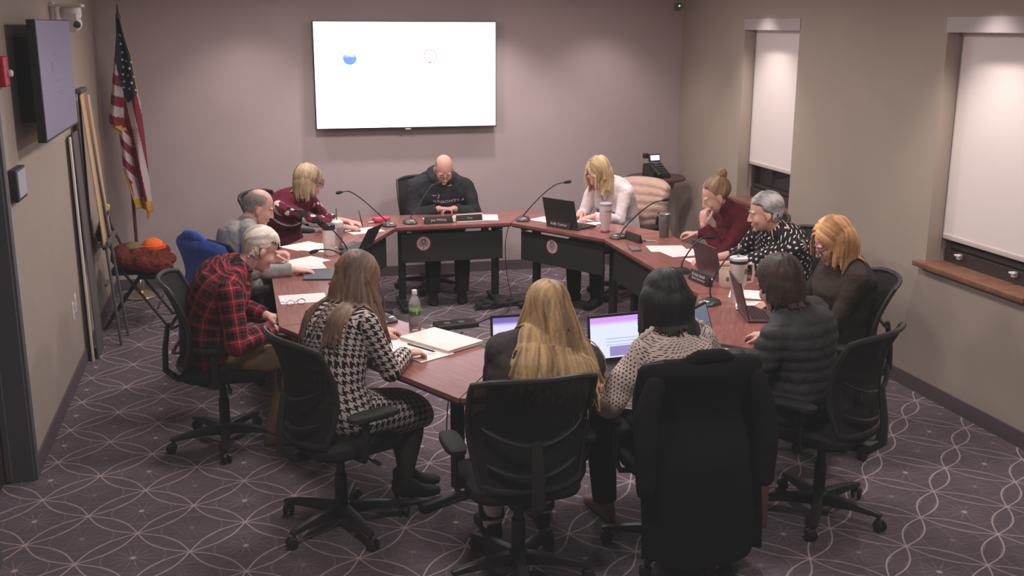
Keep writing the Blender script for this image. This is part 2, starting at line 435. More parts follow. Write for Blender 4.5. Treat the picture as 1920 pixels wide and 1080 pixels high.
lr = MB(); disc(lr, .218, .17, .054, .0635, -.0282); lr.m(1); lr.box((.212, -.0284, .117), (.02, .001, .008))
lr.build('logo', [emit('logo_ring', (196, 172, 190), .85), emit('logo_ring_dark', (130, 110, 130), .8)], scr, smooth=False)
MB().box((.775, -.0284, .345), (.012, .001, .014)).build('screen_icon', emit('icon_grey', (150, 150, 165), .9), scr)

t = thing('television', 'wall television seen edge-on on left wall with dim lavender screen', 'television', (XL+.135, 6.735, 2.055))
MB().box((0, 0, 0), (.045, 1.20, .64)).build('bezel', MT['black'], t, bevel=.004)
MB().box((-.077, 0, 0), (.108, .75, .46)).build('wall_bracket', MT['black_metal'], t)
s2 = MB().box((.0235, 0, .004), (.002, 1.185, .62)).build('screen', emit('side_screen_glow', (106, 99, 122), .42), t)
b = MB()
for yy, zz, w, hh in ((-.02, .13, .18, .006), (.0, .10, .12, .005), (-.2, .06, .025, .06), (0, -.02, .22, .005), (.0, -.08, .22, .005), (.05, -.10, .15, .005)): b.box((.025, yy, zz), (.001, w, hh))
b.build('screen_text', emit('side_screen_text', (92, 85, 106), .42), s2)

t = thing('security_camera', 'white pan-tilt camera on a wall bracket above the left television', 'camera', (XL, 7.75, 2.36))
MB().box((.012, 0, .06), (.024, .12, .14), bev=.008).build('wall_plate', MT['white'], t)
MB().box((.10, 0, .108), (.20, .17, .018), bev=.006).build('shelf', MT['white'], t)
c = MB(); c.lathe([(.062, .03), (.068, .05), (.068, .085), (.06, .098)], X=T(.12, 0, 0)).box((.12, .0, .03), (.10, .14, .06), bev=.02)
c.build('camera_base', MT['white'], t)
hd = MB(); hd.ell((.125, -.01, -.005), (.062, .062, .058), n=28, m=16)
hd = hd.build('camera_head', MT['white'], t)
l = MB(); l.lathe([(.022, 0), (.022, .02), (.018, .022), (.0, .022)], X=T(.155, -.052, -.012, rz=R(35), rx=R(96))); l.build('lens', MT['black'], hd)

t = thing('fire_alarm', 'red fire alarm strobe high on left wall beside the doorway', 'alarm', (XL, 5.89, 2.12))
MB().box((.022, 0, 0), (.044, .115, .15), bev=.01).build('alarm_box', MT['red'], t)
MB().box((.05, .03, -.01), (.03, .045, .035), bev=.012).build('strobe_lens', MT['white'], t)
t = thing('control_panel', 'small dark touch panel with grey screen on left wall', 'panel', (XL, 5.985, 1.545))
MB().box((.02, 0, 0), (.04, .25, .165), bev=.006).build('housing', MT['black'], t)
MB().box((.041, .012, .002), (.002, .20, .135)).build('screen', emit('panel_screen', (150, 146, 150), .32), t)
for yy, zz, hh in ((7.45, .475, .115), (7.565, .50, .125)):
    t = thing('outlet_plate', ('white outlet plate low on left wall, nearer the doorway' if yy < 7.5 else 'white outlet plate low on left wall, nearer the corner'), 'outlet', (XL, yy, zz))
    MB().box((.003, 0, 0), (.006, .075, hh), bev=.003).build('plate', MT['white'], t)
    [MB().box((.007, 0, q), (.003, .03, .028), bev=.002).build('socket', MT['offwhite'], t) for q in (.025, -.025)]
t = thing('motion_sensor', 'small dark sensor with green light in top corner of back wall', 'sensor', (4.19, YB, 2.53))
MB().box((0, -.02, 0), (.05, .04, .07), bev=.01).build('housing', M('sensor_grey', (110, 102, 98), .5), t)
MB().ell((.012, -.041, .008), (.008, .005, .008)).build('indicator_light', emit('green_led', (90, 255, 120), 3.), t)

# ------------------------------------------------------------------ flag on its stand
t = thing('flag', 'draped American flag with gold fringe on a pole in the corner', 'flag', (-.925, 9.72, 0))
b = MB().lathe([(.0, 0), (.155, 0), (.16, .012), (.14, .03), (.08, .045), (.045, .06), (.04, .14), (.03, .16), (.0, .16)])
b.build('stand', MT['goldmetal'], t)
b = MB().cyl((0, 0, .10), (0, 0, 2.38), .0145).lathe([(.0, 2.37), (.02, 2.375), (.016, 2.39), (.022, 2.41), (.012, 2.44), (.006, 2.50), (0, 2.52)])
b.build('pole', MT['pole'], t)
# cloth: left edge, right edge and fold depth by height
K = [(2.40, -.012, .015), (2.25, -.022, .045), (2.1, -.045, .085), (1.9, -.08, .11), (1.7, -.112, .13), (1.56, -.137, .135), (1.50, -.12, .138), (1.47, -.062, .14), (1.3, -.056, .145), (1.15, -.052, .15), (1.0, -.02, .155), (.88, .01, .16), (.80, .03, .16)]
def kin(z):
    for (z0, a0, b0), (z1, a1, b1) in zip(K, K[1:]):
        if z0 >= z >= z1:
            f = (z0-z)/(z0-z1); return sm(a0, a1, f), sm(b0, b1, f)
    return K[-1][1:]
NX, NZ = 60, 150; ztop, zbot = 2.40, .80
b = MB(); vs = []
for i in range(NZ+1):
    z = ztop+(zbot-ztop)*i/NZ; l, r = kin(z); w = r-l
    for j in range(NX+1):
        s = j/NX
        y = -.062-.045*min(1, w/.2)*math.sin(s*PI*3.1+.6+.8*(1-z))-.012*math.sin(s*17+z*3)
        zz = z-.05*s*max(0, (1.5-z))*(1 if s > .4 else .2)
        vs.append((l+w*s, y, zz))
fs = []; mi = []
for i in range(NZ):
    z = ztop+(zbot-ztop)*(i+.5)/NZ
    for j in range(NX):
        s = (j+.5)/NX; k = i*(NX+1)+j; fs.append((k, k+1, k+NX+2, k+NX+1))
        l, r = kin(z); x = l+(r-l)*s
        canton = z > 1.80-.10*math.sin(s*PI) and s > max(.0, (2.14-z)*1.25) and s < .95
        if canton: m_ = 0
        elif s > .96 and z > 1.75: m_ = 3
        elif s < .44 and z > 1.02:
            m_ = 1 if int((z+s*(.10 if z > 1.48 else .30))/.085) % 2 == 0 else 2
        else:
            q = (x+.14*(z-.8)); m_ = 1 if int(q/.052+40.3) % 2 == 0 else 2
        zb_edge = 1.42 if s < .35 else .86
        if (s < .34 and 1.475 < z < 1.515) or z < .885 or (s < .10 and z < 1.15): m_ = 3
        mi.append(m_)
b.add(vs, fs); b.mi = mi
st = b; b.cm = 4
def star(x, y, z, r):
    pts = [(x+(r if k % 2 == 0 else r*.42)*math.sin(k*PI/5), y, z+(r if k % 2 == 0 else r*.42)*math.cos(k*PI/5)) for k in range(10)]
    c0 = len(st.v); st.add([(x, y, z)]+pts, [(0, k+1, (k+1) % 10+1) for k in range(10)])
for i, z in enumerate([2.26, 2.19, 2.12, 2.06, 2.0, 1.94, 1.88, 1.83]):
    l, r = kin(z)
    for j, s in enumerate((.45, .70, .92) if i % 2 else (.48, .82)):
        if z > 2.1 and j > 0 or s < (2.14-z)*1.25+.06: continue
        y = -.062-.045*min(1, (r-l)/.2)*math.sin(s*PI*3.1+.6+.8*(1-z))-.012*math.sin(s*17+z*3)
        star(l+(r-l)*s, y-.008, z-.01*j, .015)
fl = b.build('flag_cloth', [M('flag_navy', (38, 46, 62), .8), M('flag_red', (128, 36, 52), .8), M('flag_white', (190, 176, 176), .8), MT['gold'], M('flag_star_white', (225, 215, 215), .8)], t, ang=80)
so = fl.modifiers.new('s', 'SOLIDIFY'); so.thickness = .004
fr = MB().tube([(.10, -.05, .90), (.125, -.06, .84), (.13, -.06, .77), (.115, -.05, .70)], [.028, .034, .028, .010], flat=.6)
fr.build('fringe', MT['gold'], t)

# ------------------------------------------------------------------ easel with boards, left wall
t = thing('easel', 'tall grey metal easel leaning by left wall with tan boards on it', 'easel', (-.92, 8.35, 0))
def leg(name, a, b_, par=t, r=.011): MB().cyl(a, b_, r, r*.8, n=10).build(name, MT['greymetal'], par)
leg('leg', (-.028, -.15, .0), (-.165, .0, 1.87)); leg('leg', (.0, .10, .0), (-.165, .06, 1.87)); leg('leg', (-.205, .06, .0), (-.19, .03, 1.87))
MB().box((-.172, .03, 1.885), (.05, .30, .035), bev=.012).build('top_clamp', MT['greymetal'], t)
MB().box((-.085, .02, .775), (.07, .50, .02), bev=.004).box((-.05, .02, .79), (.012, .50, .04), bev=.003).build('ledge', MT['greymetal'], t)
MB().box((-.11, .0, .45), (.02, .16, .02)).build('brace', MT['greymetal'], t)
def board(label, x, y, w, z0, h_, tilt, m, th=.008):
    o = thing('board', label, 'board', (x, y, z0))
    MB().box((0, 0, h_/2), (th, w, h_), X=T(ry=R(tilt))).build('board_sheet', m, o, bevel=.001)
TAN2 = M('tan_board_greyer', (168, 140, 116), .75, var=.05)
board('orange tan board standing on the easel ledge, nearest of three', -1.000, 8.185, .15, .786, 1.08, -3.6, MT['tan'])
board('greyish tan board on the easel ledge between two tan boards', -1.012, 8.335, .20, .786, 1.085, -3.6, TAN2)
board('tan board standing on the easel ledge, farthest of three', -.996, 8.50, .12, .786, 1.06, -3.6, MT['tan'])
board('grey foam board leaning on left wall behind the easel', -1.075, 8.02, .30, .0, 1.62, -1.2, MT['foamdark'], .01)
board('white foam board leaning on left wall, under the television', -1.105, 7.84, .05, .0, 1.60, -.6, MT['foam'], .012)

# ------------------------------------------------------------------ folding chair with jacket and hats
t = thing('folding_chair', 'black folding chair by left wall buried under a red jacket', 'chair', (-.86, 8.83, 0), R(-92))
for s in (-1, 1):
    MB().tube([(s*.21, .24, 0), (s*.205, -.06, .45), (s*.20, -.22, .84)], .011, 8).build('leg', MT['black_metal'], t)
    MB().tube([(s*.185, -.25, 0), (s*.18, .06, .43)], .011, 8).build('leg', MT['black_metal'], t)
    MB().lathe([(.0, 0), (.016, 0), (.016, .02), (0, .02)], n=10, X=T(s*.21, .24, 0)).build('foot_cap', MT['black'], t)
MB().box((0, .02, .45), (.40, .40, .025), bev=.01).build('seat', MT['black_matte'], t)
MB().box((0, -.20, .745), (.40, .02, .20), X=T(0, 0, 0, 0, 0, 0), bev=.008).build('backrest', MT['black_matte'], t)
MB().cyl((-.2, .165, .16), (.2, .165, .16), .008, n=8).build('crossbar', MT['black_metal'], t)
def remesh(me, vox, it=2, fac=.5):
    o = bpy.data.objects.new('tmp', me); COL.objects.link(o)
    m = o.modifiers.new('r', 'REMESH'); m.mode = 'VOXEL'; m.voxel_size = vox; m.use_smooth_shade = True
    if it: q = o.modifiers.new('s', 'SMOOTH'); q.iterations = it; q.factor = fac
    ev = o.evaluated_get(bpy.context.evaluated_depsgraph_get())
    nm = bpy.data.meshes.new_from_object(ev)
    bpy.data.objects.remove(o); bpy.data.meshes.remove(me)
    nm.polygons.foreach_set('use_smooth', [True]*len(nm.polygons))
    return nm
rng = random.Random(4)
b = MB(); b.ell((0, 0, .07), (.24, .21, .075)).ell((.10, .16, .075), (.12, .15, .07)).ell((-.12, .08, .09), (.12, .16, .07)).ell((.02, -.10, .10), (.22, .10, .09))
b.limb([(-.20, -.10, .10), (-.24, .05, .06), (-.22, .2, .0)], [.06, .06, .05]).limb([(.2, -.1, .1), (.25, .08, .06), (.22, .24, .03)], [.06, .06, .055])
b.ell((.06, -.02, .125), (.10, .13, .05)).ell((-.09, .17, .11), (.10, .08, .05))
nm = remesh(b.mesh(), .012, 3)
jk = link('jacket', nm); jk.location = (-.84, 8.83, .464); jk.rotation_euler = (0, 0, R(-92))
nm.materials.append(fabric('red_jacket_fabric', (106, 46, 40), .25, .03, 40))
tag(jk, 'rumpled rust red jacket heaped on the folding chair', 'jacket')
lin_ = MB().box((0, .12, -.03), (.44, .2, .07), bev=.03).build('lining', MT['black_matte'], jk)
h = thing('knit_hat', 'bright orange knit hat on top of the red jacket', 'hat', (-.72, 8.86, .60), R(10))
b = MB().lathe([(.0, .085), (.03, .083), (.07, .06), (.09, .02), (.092, .0), (.085, -.005), (0, -.005)], 24); b.build('crown', fabric('orange_knit', (240, 112, 50), .1), h)
b = MB().lathe([(.09, 0), (.1, .005), (.1, .03), (.09, .035)], 24, caps=False); b.build('cuff', fabric('orange_cuff', (225, 95, 45), .1), h)
h = thing('cap', 'olive cap lying beside the orange hat on the jacket', 'hat', (-.87, 8.80, .595), R(30))
MB().lathe([(0, .075), (.05, .068), (.085, .03), (.09, 0), (0, 0)], 24).build('crown', fabric('olive_cap', (112, 104, 78), .1), h)
MB().prism([(-.06, .06), (-.05, .13), (0, .155), (.05, .13), (.06, .06)], 0, .008).build('brim', fabric('olive_brim', (100, 94, 72), .1), h)
f = thing('folder', 'dark folder leaning on the back of the folding chair', 'folder', (-1.06, 8.62, .86), R(-80))
MB().box((0, 0, .0), (.30, .025, .24), X=T(rx=R(-18)), bev=.004).build('cover', M('dark_slate_cover', (58, 60, 64), .6), f)
MB().box((-.08, .02, .125), (.12, .02, .03), X=T(rx=R(-18))).build('yellow_tab', MT['yellow'], f)

# ------------------------------------------------------------------ pedestal table with telephone
t = thing('pedestal_table', 'round wooden topped pedestal table in the back right corner', 'table', (3.885, 9.62, 0))
MB().lathe([(0, .905), (.27, .905), (.285, .912), (.285, .93), (.275, .937), (0, .937)], 48).build('tabletop', M('dark_round_top', (88, 62, 54), .4, var=.1), t)
pd = M('pedestal_grey', (164, 150, 142), .7, var=.12)
prof = [(0, .17), (.10, .16), (.28, .14), (.40, .115), (.50, .085), (.58, .07), (.66, .075), (.74, .11), (.80, .16), (.86, .18), (.905, .18)]
for k in range(2):
    b = MB(); vs = [(x, 0, z) for z, x in prof]
    poly = [(x, z) for z, x in prof]+[(-x, z) for z, x in reversed(prof)]
    b.loft([[(x, -.02, z) for x, z in poly], [(x, .02, z) for x, z in poly]], X=T(rz=R(-22+90*k)))
    b.build('pedestal_panel', pd, t, ang=30)
t = thing('desk_phone', 'black desk telephone with lit screen on the pedestal table', 'telephone', (3.86, 9.56, .937), R(14))
MB().loft([[(-.10, -.09, 0), (.11, -.09, 0), (.11, .09, 0), (-.10, .09, 0)], [(-.10, -.09, .03), (.11, -.09, .03), (.11, .08, .13), (-.10, .08, .13)]]).build('body', MT['black'], t, bevel=.004)
MB().box((-.065, -.03, .115), (.05, .20, .035), X=T(rx=R(28)), bev=.014).box((-.065, .085, .20), (.055, .05, .05), bev=.016).box((-.065, -.07, .06), (.055, .05, .04), bev=.014).build('handset', MT['black'], t)
s_ = MB().box((.055, .075, .19), (.13, .022, .075), X=T(rx=R(-12)), bev=.006).build('screen_housing', MT['black'], t)
MB().box((.055, .0635, .19), (.105, .004, .05), X=T(rx=R(-12))).build('screen', emit('phone_screen', (200, 195, 255), 1.6), s_)
k_ = MB()
for i in range(4):
    for j in range(4): k_.box((.02+.025*i, -.06+.03*j, .05+.018*j), (.016, .016, .008), bev=.002)
k_.build('keypad', MT['greymetal'], t)
# ------------------------------------------------------------------ tables: a ring of eight trapezoids
INN = [Vector(p) for p in ((1.20, 8.56), (2.17, 8.56), (2.70, 7.72), (2.70, 5.93), (2.21, 4.98), (1.23, 4.98), (.73, 5.93), (.73, 7.60))]
DEP = .575; TZ = .74
def outer(i):
    n = len(INN); p = INN[i]; d0 = (p-INN[i-1]).normalized(); d1 = (INN[(i+1) % n]-p).normalized()
    n0 = Vector((-d0.y, d0.x)); n1 = Vector((-d1.y, d1.x)); m_ = (n0+n1).normalized()
    return p+m_*(DEP/m_.dot(n0))
OUT = [outer(i) for i in range(8)]
TN = ['head table under the television', 'corner table right of the head table', 'long table along the window side', 'front right angled table with two laptops', 'front table nearest the camera between two laptops', 'front left angled table holding a closed silver laptop', 'long table along the left side', 'corner table left of the head table']
def emblem(par, X):
    b = MB(); disc(b, 0, 0, 0, .058, 0); b.m(1); disc(b, 0, 0, .056, .068, -.0005)
    b.m(2)
    for x, z, r in ((0, .018, .02), (-.022, .008, .014), (.022, .008, .014), (-.012, .032, .012), (.014, .032, .012), (-.03, -.006, .009), (.03, -.006, .009)):
        disc(b, x, z, r*.62, r, -.001, n=14)
    b.box((0, -.022, -.022), (.008, .0, .045)) if False else b.add([(-.004, -.0012, -.048), (.004, -.0012, -.048), (.004, -.0012, .01), (-.004, -.0012, .01)], [(0, 1, 2, 3)])
    b.add([(-.03, -.0012, -.022), (-.006, -.0012, -.004), (-.004, -.0012, -.01), (-.028, -.0012, -.03)], [(0, 1, 2, 3)])
    b.add([(.03, -.0012, -.022), (.006, -.0012, -.004), (.004, -.0012, -.01), (.028, -.0012, -.03)], [(0, 1, 2, 3)])
    e = b.build('emblem', [M('emblem_pale', (208, 186, 184), .7), M('emblem_ring_red', (110, 34, 46), .7), M('emblem_tree', (120, 104, 108), .7)], par, smooth=False, X=X)
    e['label'] = 'round red-ringed emblem with a pale tree'
for i in range(8):
    j = (i+1) % 8
    a, b_, c, d = INN[i], INN[j], OUT[j], OUT[i]
    mid = (a+b_+c+d)/4; dirv = (b_-a).normalized(); nrm = Vector((-dirv.y, dirv.x))
    ang = math.atan2(dirv.y, dirv.x)
    t = thing('conference_table', 'mahogany topped black '+TN[i], 'table', (mid.x, mid.y, 0), ang, 'conference tables in a ring')
    inv = Matrix.Rotation(-ang, 2)
    g = .004
    P = [inv @ (q-mid) for q in (a, b_, c, d)]
    cen = sum(P, Vector((0, 0)))/4
    P = [q+(cen-q).normalized()*g for q in P]
    # slightly eased corners
    poly = []
    for k in range(4):
        p0, p1, p2 = P[k-1], P[k], P[(k+1) % 4]
        e0 = (p0-p1).normalized(); e1 = (p2-p1).normalized()
        for s in range(5):
            f = s/4; q = p1+e0*(.012*(1-f)**2)+e1*(.012*f**2); poly.append((q.x, q.y))
    MB().prism(poly, TZ-.022, TZ).build('tabletop', MT['mahogany'], t, ang=30)
    inset = [(x*.995, y*.99) for x, y in poly]
    MB().prism(inset, TZ-.034, TZ-.0225).build('underframe', MT['edge'], t, ang=30)
    li = (P[0]-P[1]).length; x0, x1 = P[0].x, P[1].x; y0 = P[0].y; y1 = P[2].y
    for s, xx in ((-1, x0+.075), (1, x1-.075)):
        lg = MB(); lg.box((xx, y0+.24, .39), (.06, .05, .64), bev=.008).build('leg', MT['black_metal'], t)
        f = MB().box((xx, y0+.25, .035), (.055, .46, .03), bev=.01)
        for yy in (y0+.05, y0+.44): f.lathe([(0, 0), (.02, 0), (.02, .02), (0, .022)], n=12, X=T(xx, yy, 0))
        f.build('foot', MT['black_metal'], t)
        MB().box((xx, y0+.26, TZ-.05), (.05, .40, .03), bev=.006).build('support_bar', MT['black_metal'], t)
    if i in (7, 0, 1, 2, 6):
        p = MB().box(((x0+x1)/2, y0+.075, .5475), (li-.10, .018, .245), bev=.004)
        p = p.build('modesty_panel', MT['panel'], t)
        for xx in (x0+.2, x1-.2): MB().box((xx, y0+.088, .68), (.06, .03, .05)).build('panel_bracket', MT['black_metal'], t)
        if i in (0, 1):
            ex = x0+.235 if i == 0 else x0+.40
            emblem(p, T(ex, y0+.0655, .585))

# floor things inside the ring
t = thing('power_box', 'flat black power box on the carpet inside the table ring', 'box', (1.60, 8.10, 0), R(8))
MB().box((0, 0, .02), (.34, .16, .04), bev=.008).build('housing', MT['black'], t)
[MB().box((q, -.02, .042), (.05, .05, .006)).build('socket', MT['greymetal'], t) for q in (-.08, .04)]
def cable(label, pts, r=.004, m='black'):
    P = [Vector(p) for p in pts]; out = []
    for k in range(len(P)-1):
        p0, p1, p2, p3 = P[max(k-1, 0)], P[k], P[k+1], P[min(k+2, len(P)-1)]
        for s in range(8):
            f = s/8; out.append(.5*((2*p1)+(p2-p0)*f+(2*p0-5*p1+4*p2-p3)*f*f+(3*p1-p0-3*p2+p3)*f**3))
    out.append(P[-1])
    tag(MB().tube(out, r, 6).build('cable', MT[m]), label, 'cable')
cable('black cable hanging from the head table to the floor', [(2.16, 8.60, .705), (2.12, 8.55, .55), (2.13, 8.53, .3), (2.16, 8.50, .10), (2.10, 8.42, .006), (1.95, 8.3, .006), (1.78, 8.14, .006)])
cable('black cable lying on the carpet from the power box', [(1.43, 8.08, .008), (1.3, 7.95, .006), (1.36, 7.75, .006), (1.52, 7.80, .006), (1.62, 7.92, .006)])
cable('thin cable trailing under the front left table', [(.95, 4.93, .69), (.90, 4.80, .40), (1.00, 4.90, .1), (1.06, 5.1, .006), (1.2, 5.5, .006), (1.35, 6.0, .006)], .003)
t = thing('cable_tray', 'black cable bundle and tray on the floor by the corner table leg', 'cable', (2.12, 8.66, 0), R(15))
b = MB()
rr = random.Random(8)
for k in range(7):
    x = rr.uniform(-.2, .2); b.tube([(x-.1, rr.uniform(-.12, .1), .012), (x, rr.uniform(-.1, .1), .05), (x+.14, rr.uniform(-.1, .1), .012)], .008, 6)
b.build('bundle', MT['black_matte'], t)
MB().box((0, .0, .02), (.46, .14, .04), bev=.01).build('tray', MT['black'], t)

# ------------------------------------------------------------------ office chairs
def back_y(z):
    f = (z-.50)/.55
    return -.235+.045*math.sin(PI*min(1, max(0, f*1.15)))-.085*max(0, f)**1.6
def make_chair(label):
    t = thing('office_chair', label, 'chair', (0, 0, 0), 0, 'black mesh office chairs round the tables')
    MB().lathe([(0, .055), (.045, .055), (.05, .07), (.045, .115), (.03, .125), (0, .125)], 20).build('hub', MT['black'], t)
    for k in range(5):
        a = R(90+36+72*k); X = T(rz=a)
        rings = []
        for x, w, zt, zb in ((.03, .03, .118, .062), (.16, .026, .112, .074), (.27, .021, .097, .072), (.315, .017, .088, .07)):
            rings.append([(x, -w, zb), (x, w, zb), (x, w*.75, zt), (x, -w*.75, zt)])
        MB().loft(rings, X=X).build('leg', MT['black'], t, bevel=.005)
        c = MB(); q = X @ T(.30, 0, 0, rz=R(60+47*k))
        c.cyl((0, 0, .05), (0, 0, .085), .008, X=q, n=10)
        for s in (-1, 1):
            rg = [[(-.012+r*math.cos(2*PI*i/18), s*.008+y, .0285+r*math.sin(2*PI*i/18)) for i in range(18)] for y, r in ((-.006*s*0-.0, .0275), (s*.012, .0275), (s*.016, .022))]
            c.loft(rg, X=q)
        c.box((-.008, 0, .048), (.035, .034, .02), X=q, bev=.008)
        c.build('caster', MT['black'], t)
    MB().lathe([(0, .10), (.030, .10), (.030, .27), (.022, .275), (.022, .33), (.016, .335), (.016, .40), (0, .40)], 18).build('column', MT['black'], t)
    MB().box((0, -.03, .405), (.16, .26, .045), bev=.015).cyl((.08, .03, .40), (.24, .05, .395), .006).box((.25, .052, .395), (.06, .022, .014), bev=.005).build('mechanism', MT['black'], t)
    rings = []
    for z, sx, sy in ((.425, .215, .205), (.435, .24, .225), (.455, .248, .235), (.475, .245, .232), (.488, .22, .21), (.492, .12, .12)):
        rg = []
        for k in range(48):
            a = 2*PI*k/48; ca, sa = math.cos(a), math.sin(a); e = 2/4.2
            x = sx*math.copysign(abs(ca)**e, ca); y = sy*math.copysign(abs(sa)**e, sa)+.02
            dz = -.022*max(0, (y-.12)/.13)**2+.012*(abs(x)/.24)**2*(1 if z > .46 else 0)
            rg.append((x, y, z+dz))
        rings.append(rg)
    MB().loft(rings).build('seat', MT['seatfab'], t, ang=60)
    prof = back_y
    def prof_unused(z):      # backrest: y of the surface centre at height z
        f = (z-.50)/.55
        return -.235+.045*math.sin(PI*min(1, max(0, f*1.15)))-.085*f**1.6
    def hw(z):
        f = (z-.50)/.55; return .205+.055*math.sin(PI*.5*min(1, f*1.5))-.010*max(0, f-.8)/.2
    loop = []
    zs = [.52+.455*k/14 for k in range(15)]
    def bp(x, z): return Vector((x, prof(z)+.075*(x/.26)**2, z))
    for z in zs: loop.append(bp(hw(z), z))
    for k in range(1, 8): x = hw(.975)*(1-2*k/8); loop.append(bp(x*1.0, .975+.024*(1-(abs(x)/hw(.975))**4)))
    for z in reversed(zs): loop.append(bp(-hw(z), z))
    for k in range(1, 8): x = -hw(.52)*(1-2*k/8); loop.append(bp(x, .52-.02*(1-(abs(x)/hw(.52))**4)))
    loop.append(loop[0])
    MB().tube(loop, .0135, 8).build('back_frame', MT['black'], t)
    vs = []; fs = []; NXm = 16
    zz = [.505+.487*k/20 for k in range(21)]
    for z in zz:
        for k in range(NXm+1): x = hw(min(max(z, .52), .975))*(2*k/NXm-1); vs.append(bp(x, z if z < .975 else z-.012*(abs(x)/.26)**4))
    for i in range(20):
        for k in range(NXm): q = i*(NXm+1)+k; fs.append((q, q+1, q+NXm+2, q+NXm+1))
    mb = MB().add(vs, fs).build('backrest', MT['mesh'], t, ang=80)
    for z0, sag in ((.77, .07), (.61, .05)):
        pts = [bp(hw(z0)*.82*x, z0)+Vector((0, -.022-.02*(1-x*x), -sag*(1-x*x)+.01)) for x in [k/6-1 for k in range(13)]]
        MB().tube(pts, [.006]+[.012]*11+[.006], 8, flat=.6).build('lumbar_bar', MT['black'], t)
    b = MB(); b.tube([(0, -.12, .40), (0, -.24, .405), (0, -.305, .46), (0, -.30, .58), (0, -.275, .73)], [.032, .032, .03, .028, .022], 10, flat=.6)
    b.build('back_support', MT['black'], t)
    for s in (-1, 1):
        a = MB().tube([(s*.20, -.02, .42), (s*.265, -.02, .425), (s*.285, -.02, .47), (s*.285, -.02, .63)], [.018, .018, .02, .02], 8, flat=.7)
        a = a.build('armrest', MT['black'], t)
        rg = []
        for z, e in ((.628, .85), (.634, 1), (.652, 1), (.66, .85)):
            rg.append([(s*.285+.046*e*math.copysign(abs(math.cos(q))**.6, math.cos(q)), .02+.125*e*math.copysign(abs(math.sin(q))**.6, math.sin(q)), z) for q in [2*PI*k/28 for k in range(28)]])
        MB().loft(rg).build('arm_pad', MT['black_matte'], a, ang=50)
    return t
# seat point x, y and facing (degrees from +X) for every chair
CH = {
 'c1': (-.08, 7.28, 38, 'black mesh office chair with a blue jacket hung on it'),
 'c2': (.30, 8.90, -32, 'black mesh office chair behind the person in maroon patterned jersey'),
 'c3': (1.64, 9.43, -88, 'black mesh office chair behind the person in dark hooded sweatshirt'),
 'c4': (3.27, 8.78, 212, 'black mesh office chair with a pink puffer jacket hung on it'),
 'c5': (3.60, 7.16, 182, 'black mesh office chair under the person in maroon turtleneck'),
 'c6': (3.56, 6.42, 184, 'black mesh office chair under the person in polka dot top'),
 'c7': (3.24, 5.21, 160, 'black mesh office chair under the person with auburn hair, near right wall'),
 'c8': (2.68, 4.36, 121, 'black mesh office chair under the person in dark quilted jacket, front right'),
 'c9': (1.83, 4.20, 91, 'black mesh office chair with a long black coat hung over it'),
 'c10': (1.085, 4.13, 91, 'black mesh office chair in front centre under the person with long blond hair'),
 'c11': (.38, 4.80, 24, 'black mesh office chair under the person in houndstooth dress'),
 'c12': (-.17, 6.02, -2, 'black mesh office chair under the person in plaid shirt'),
}
proto = make_chair('x'); first = True
for key, (x, y, a, lab) in CH.items():
    c = proto if first else dup(proto); first = False
    c.location = (x, y, 0); c.rotation_euler = (0, 0, R(a-90)); c['label'] = lab
    # turn the star base differently on every chair
    spin = {'c8': 8, 'c10': -8, 'c11': 14, 'c12': 20, 'c9': 30}.get(key, (sum(map(ord, key))*37) % 72)
    for ch in c.children:
        if ch.name.startswith(('leg', 'caster')): ch.rotation_euler = (0, 0, R(spin))

# ------------------------------------------------------------------ clothes hung over chair backs
def drape(name, label, key, mat_, ztop, zbot, wtop, wbot, thick=.045, quilt=0., fold=.03, cat='jacket', shift=0., yoff=0., seed=1, sleeves=True, rag=.03, zfront=.6):
    x, y, a, _ = CH[key]
    t = thing(name, label, cat, (x, y, 0), R(a-90))
    rg = []; n = 64; rd = random.Random(seed); ph = [rd.uniform(0, 6) for _ in range(6)]
    N = 46
    for i in range(N+1):
        f = i/N; z = ztop+(zbot-ztop)*f
        w = sm(wtop, wbot, min(1, f*2.2))*min(1, .95+f*4); d = thick*min(1, .35+f*9)*(1+.5*f)
        if quilt: d *= 1+.16*abs(math.sin(PI*(ztop-z)/quilt)); w *= 1+.015*abs(math.sin(PI*(ztop-z)/quilt))
        yc = back_y(max(.62, min(z, .99)))-.05*max(0, min(1, (.75-z)/.2))-.012+yoff
        g = []
        for k in range(n):
            q = 2*PI*k/n; cx, sy = math.cos(q), math.sin(q)
            ripple = fold*f*(math.sin(5*q+ph[0])*.5+math.sin(9*q+ph[1]+2*f)*.35+math.sin(14*q+ph[2])*.2)
            px = w*math.copysign(abs(cx)**.75, cx)+shift*f
            py = (d+ripple)*math.copysign(abs(sy)**.8, sy)+.075*(px/.26)**2*max(0, 1-f*1.2)
            zz = z+rag*f*math.sin(3*q+ph[3])-.04*(abs(cx)**3)*max(0, 1-f*3)
            g.append((px, yc+py, zz))
        rg.append(g)
    b = MB().loft(rg)
    o = b.build('body', mat_, t, ang=70)
    cl = MB().limb([(-.11, back_y(1.03)+.01+yoff, ztop-.015), (-.05, back_y(1.03)-.01+yoff, ztop+.012), (.05, back_y(1.03)-.01+yoff, ztop+.012), (.11, back_y(1.03)+.01+yoff, ztop-.015)], [.022, .032, .032, .022])
    if not quilt: link('collar', remesh(cl.mesh(), .012, 2), t).data.materials.append(mat_)
    if sleeves:
        for s in (-1, 1):
            sl = MB(); zl = ztop-.55 if ztop-zbot > .7 else zbot+.02
            pts = [(s*(wtop*.80), -.29+yoff, ztop-.11), (s*(wtop-.015), -.30+yoff, ztop-.24), (s*(wtop-.005), -.33+yoff, (ztop+zl)/2-.1), (s*(wtop-.01), -.34+yoff, zl)]
            sl.limb(pts, [.045, .055, .05, .042])
            link('sleeve', remesh(sl.mesh(), .014, 2), t).data.materials.append(mat_)
    return t
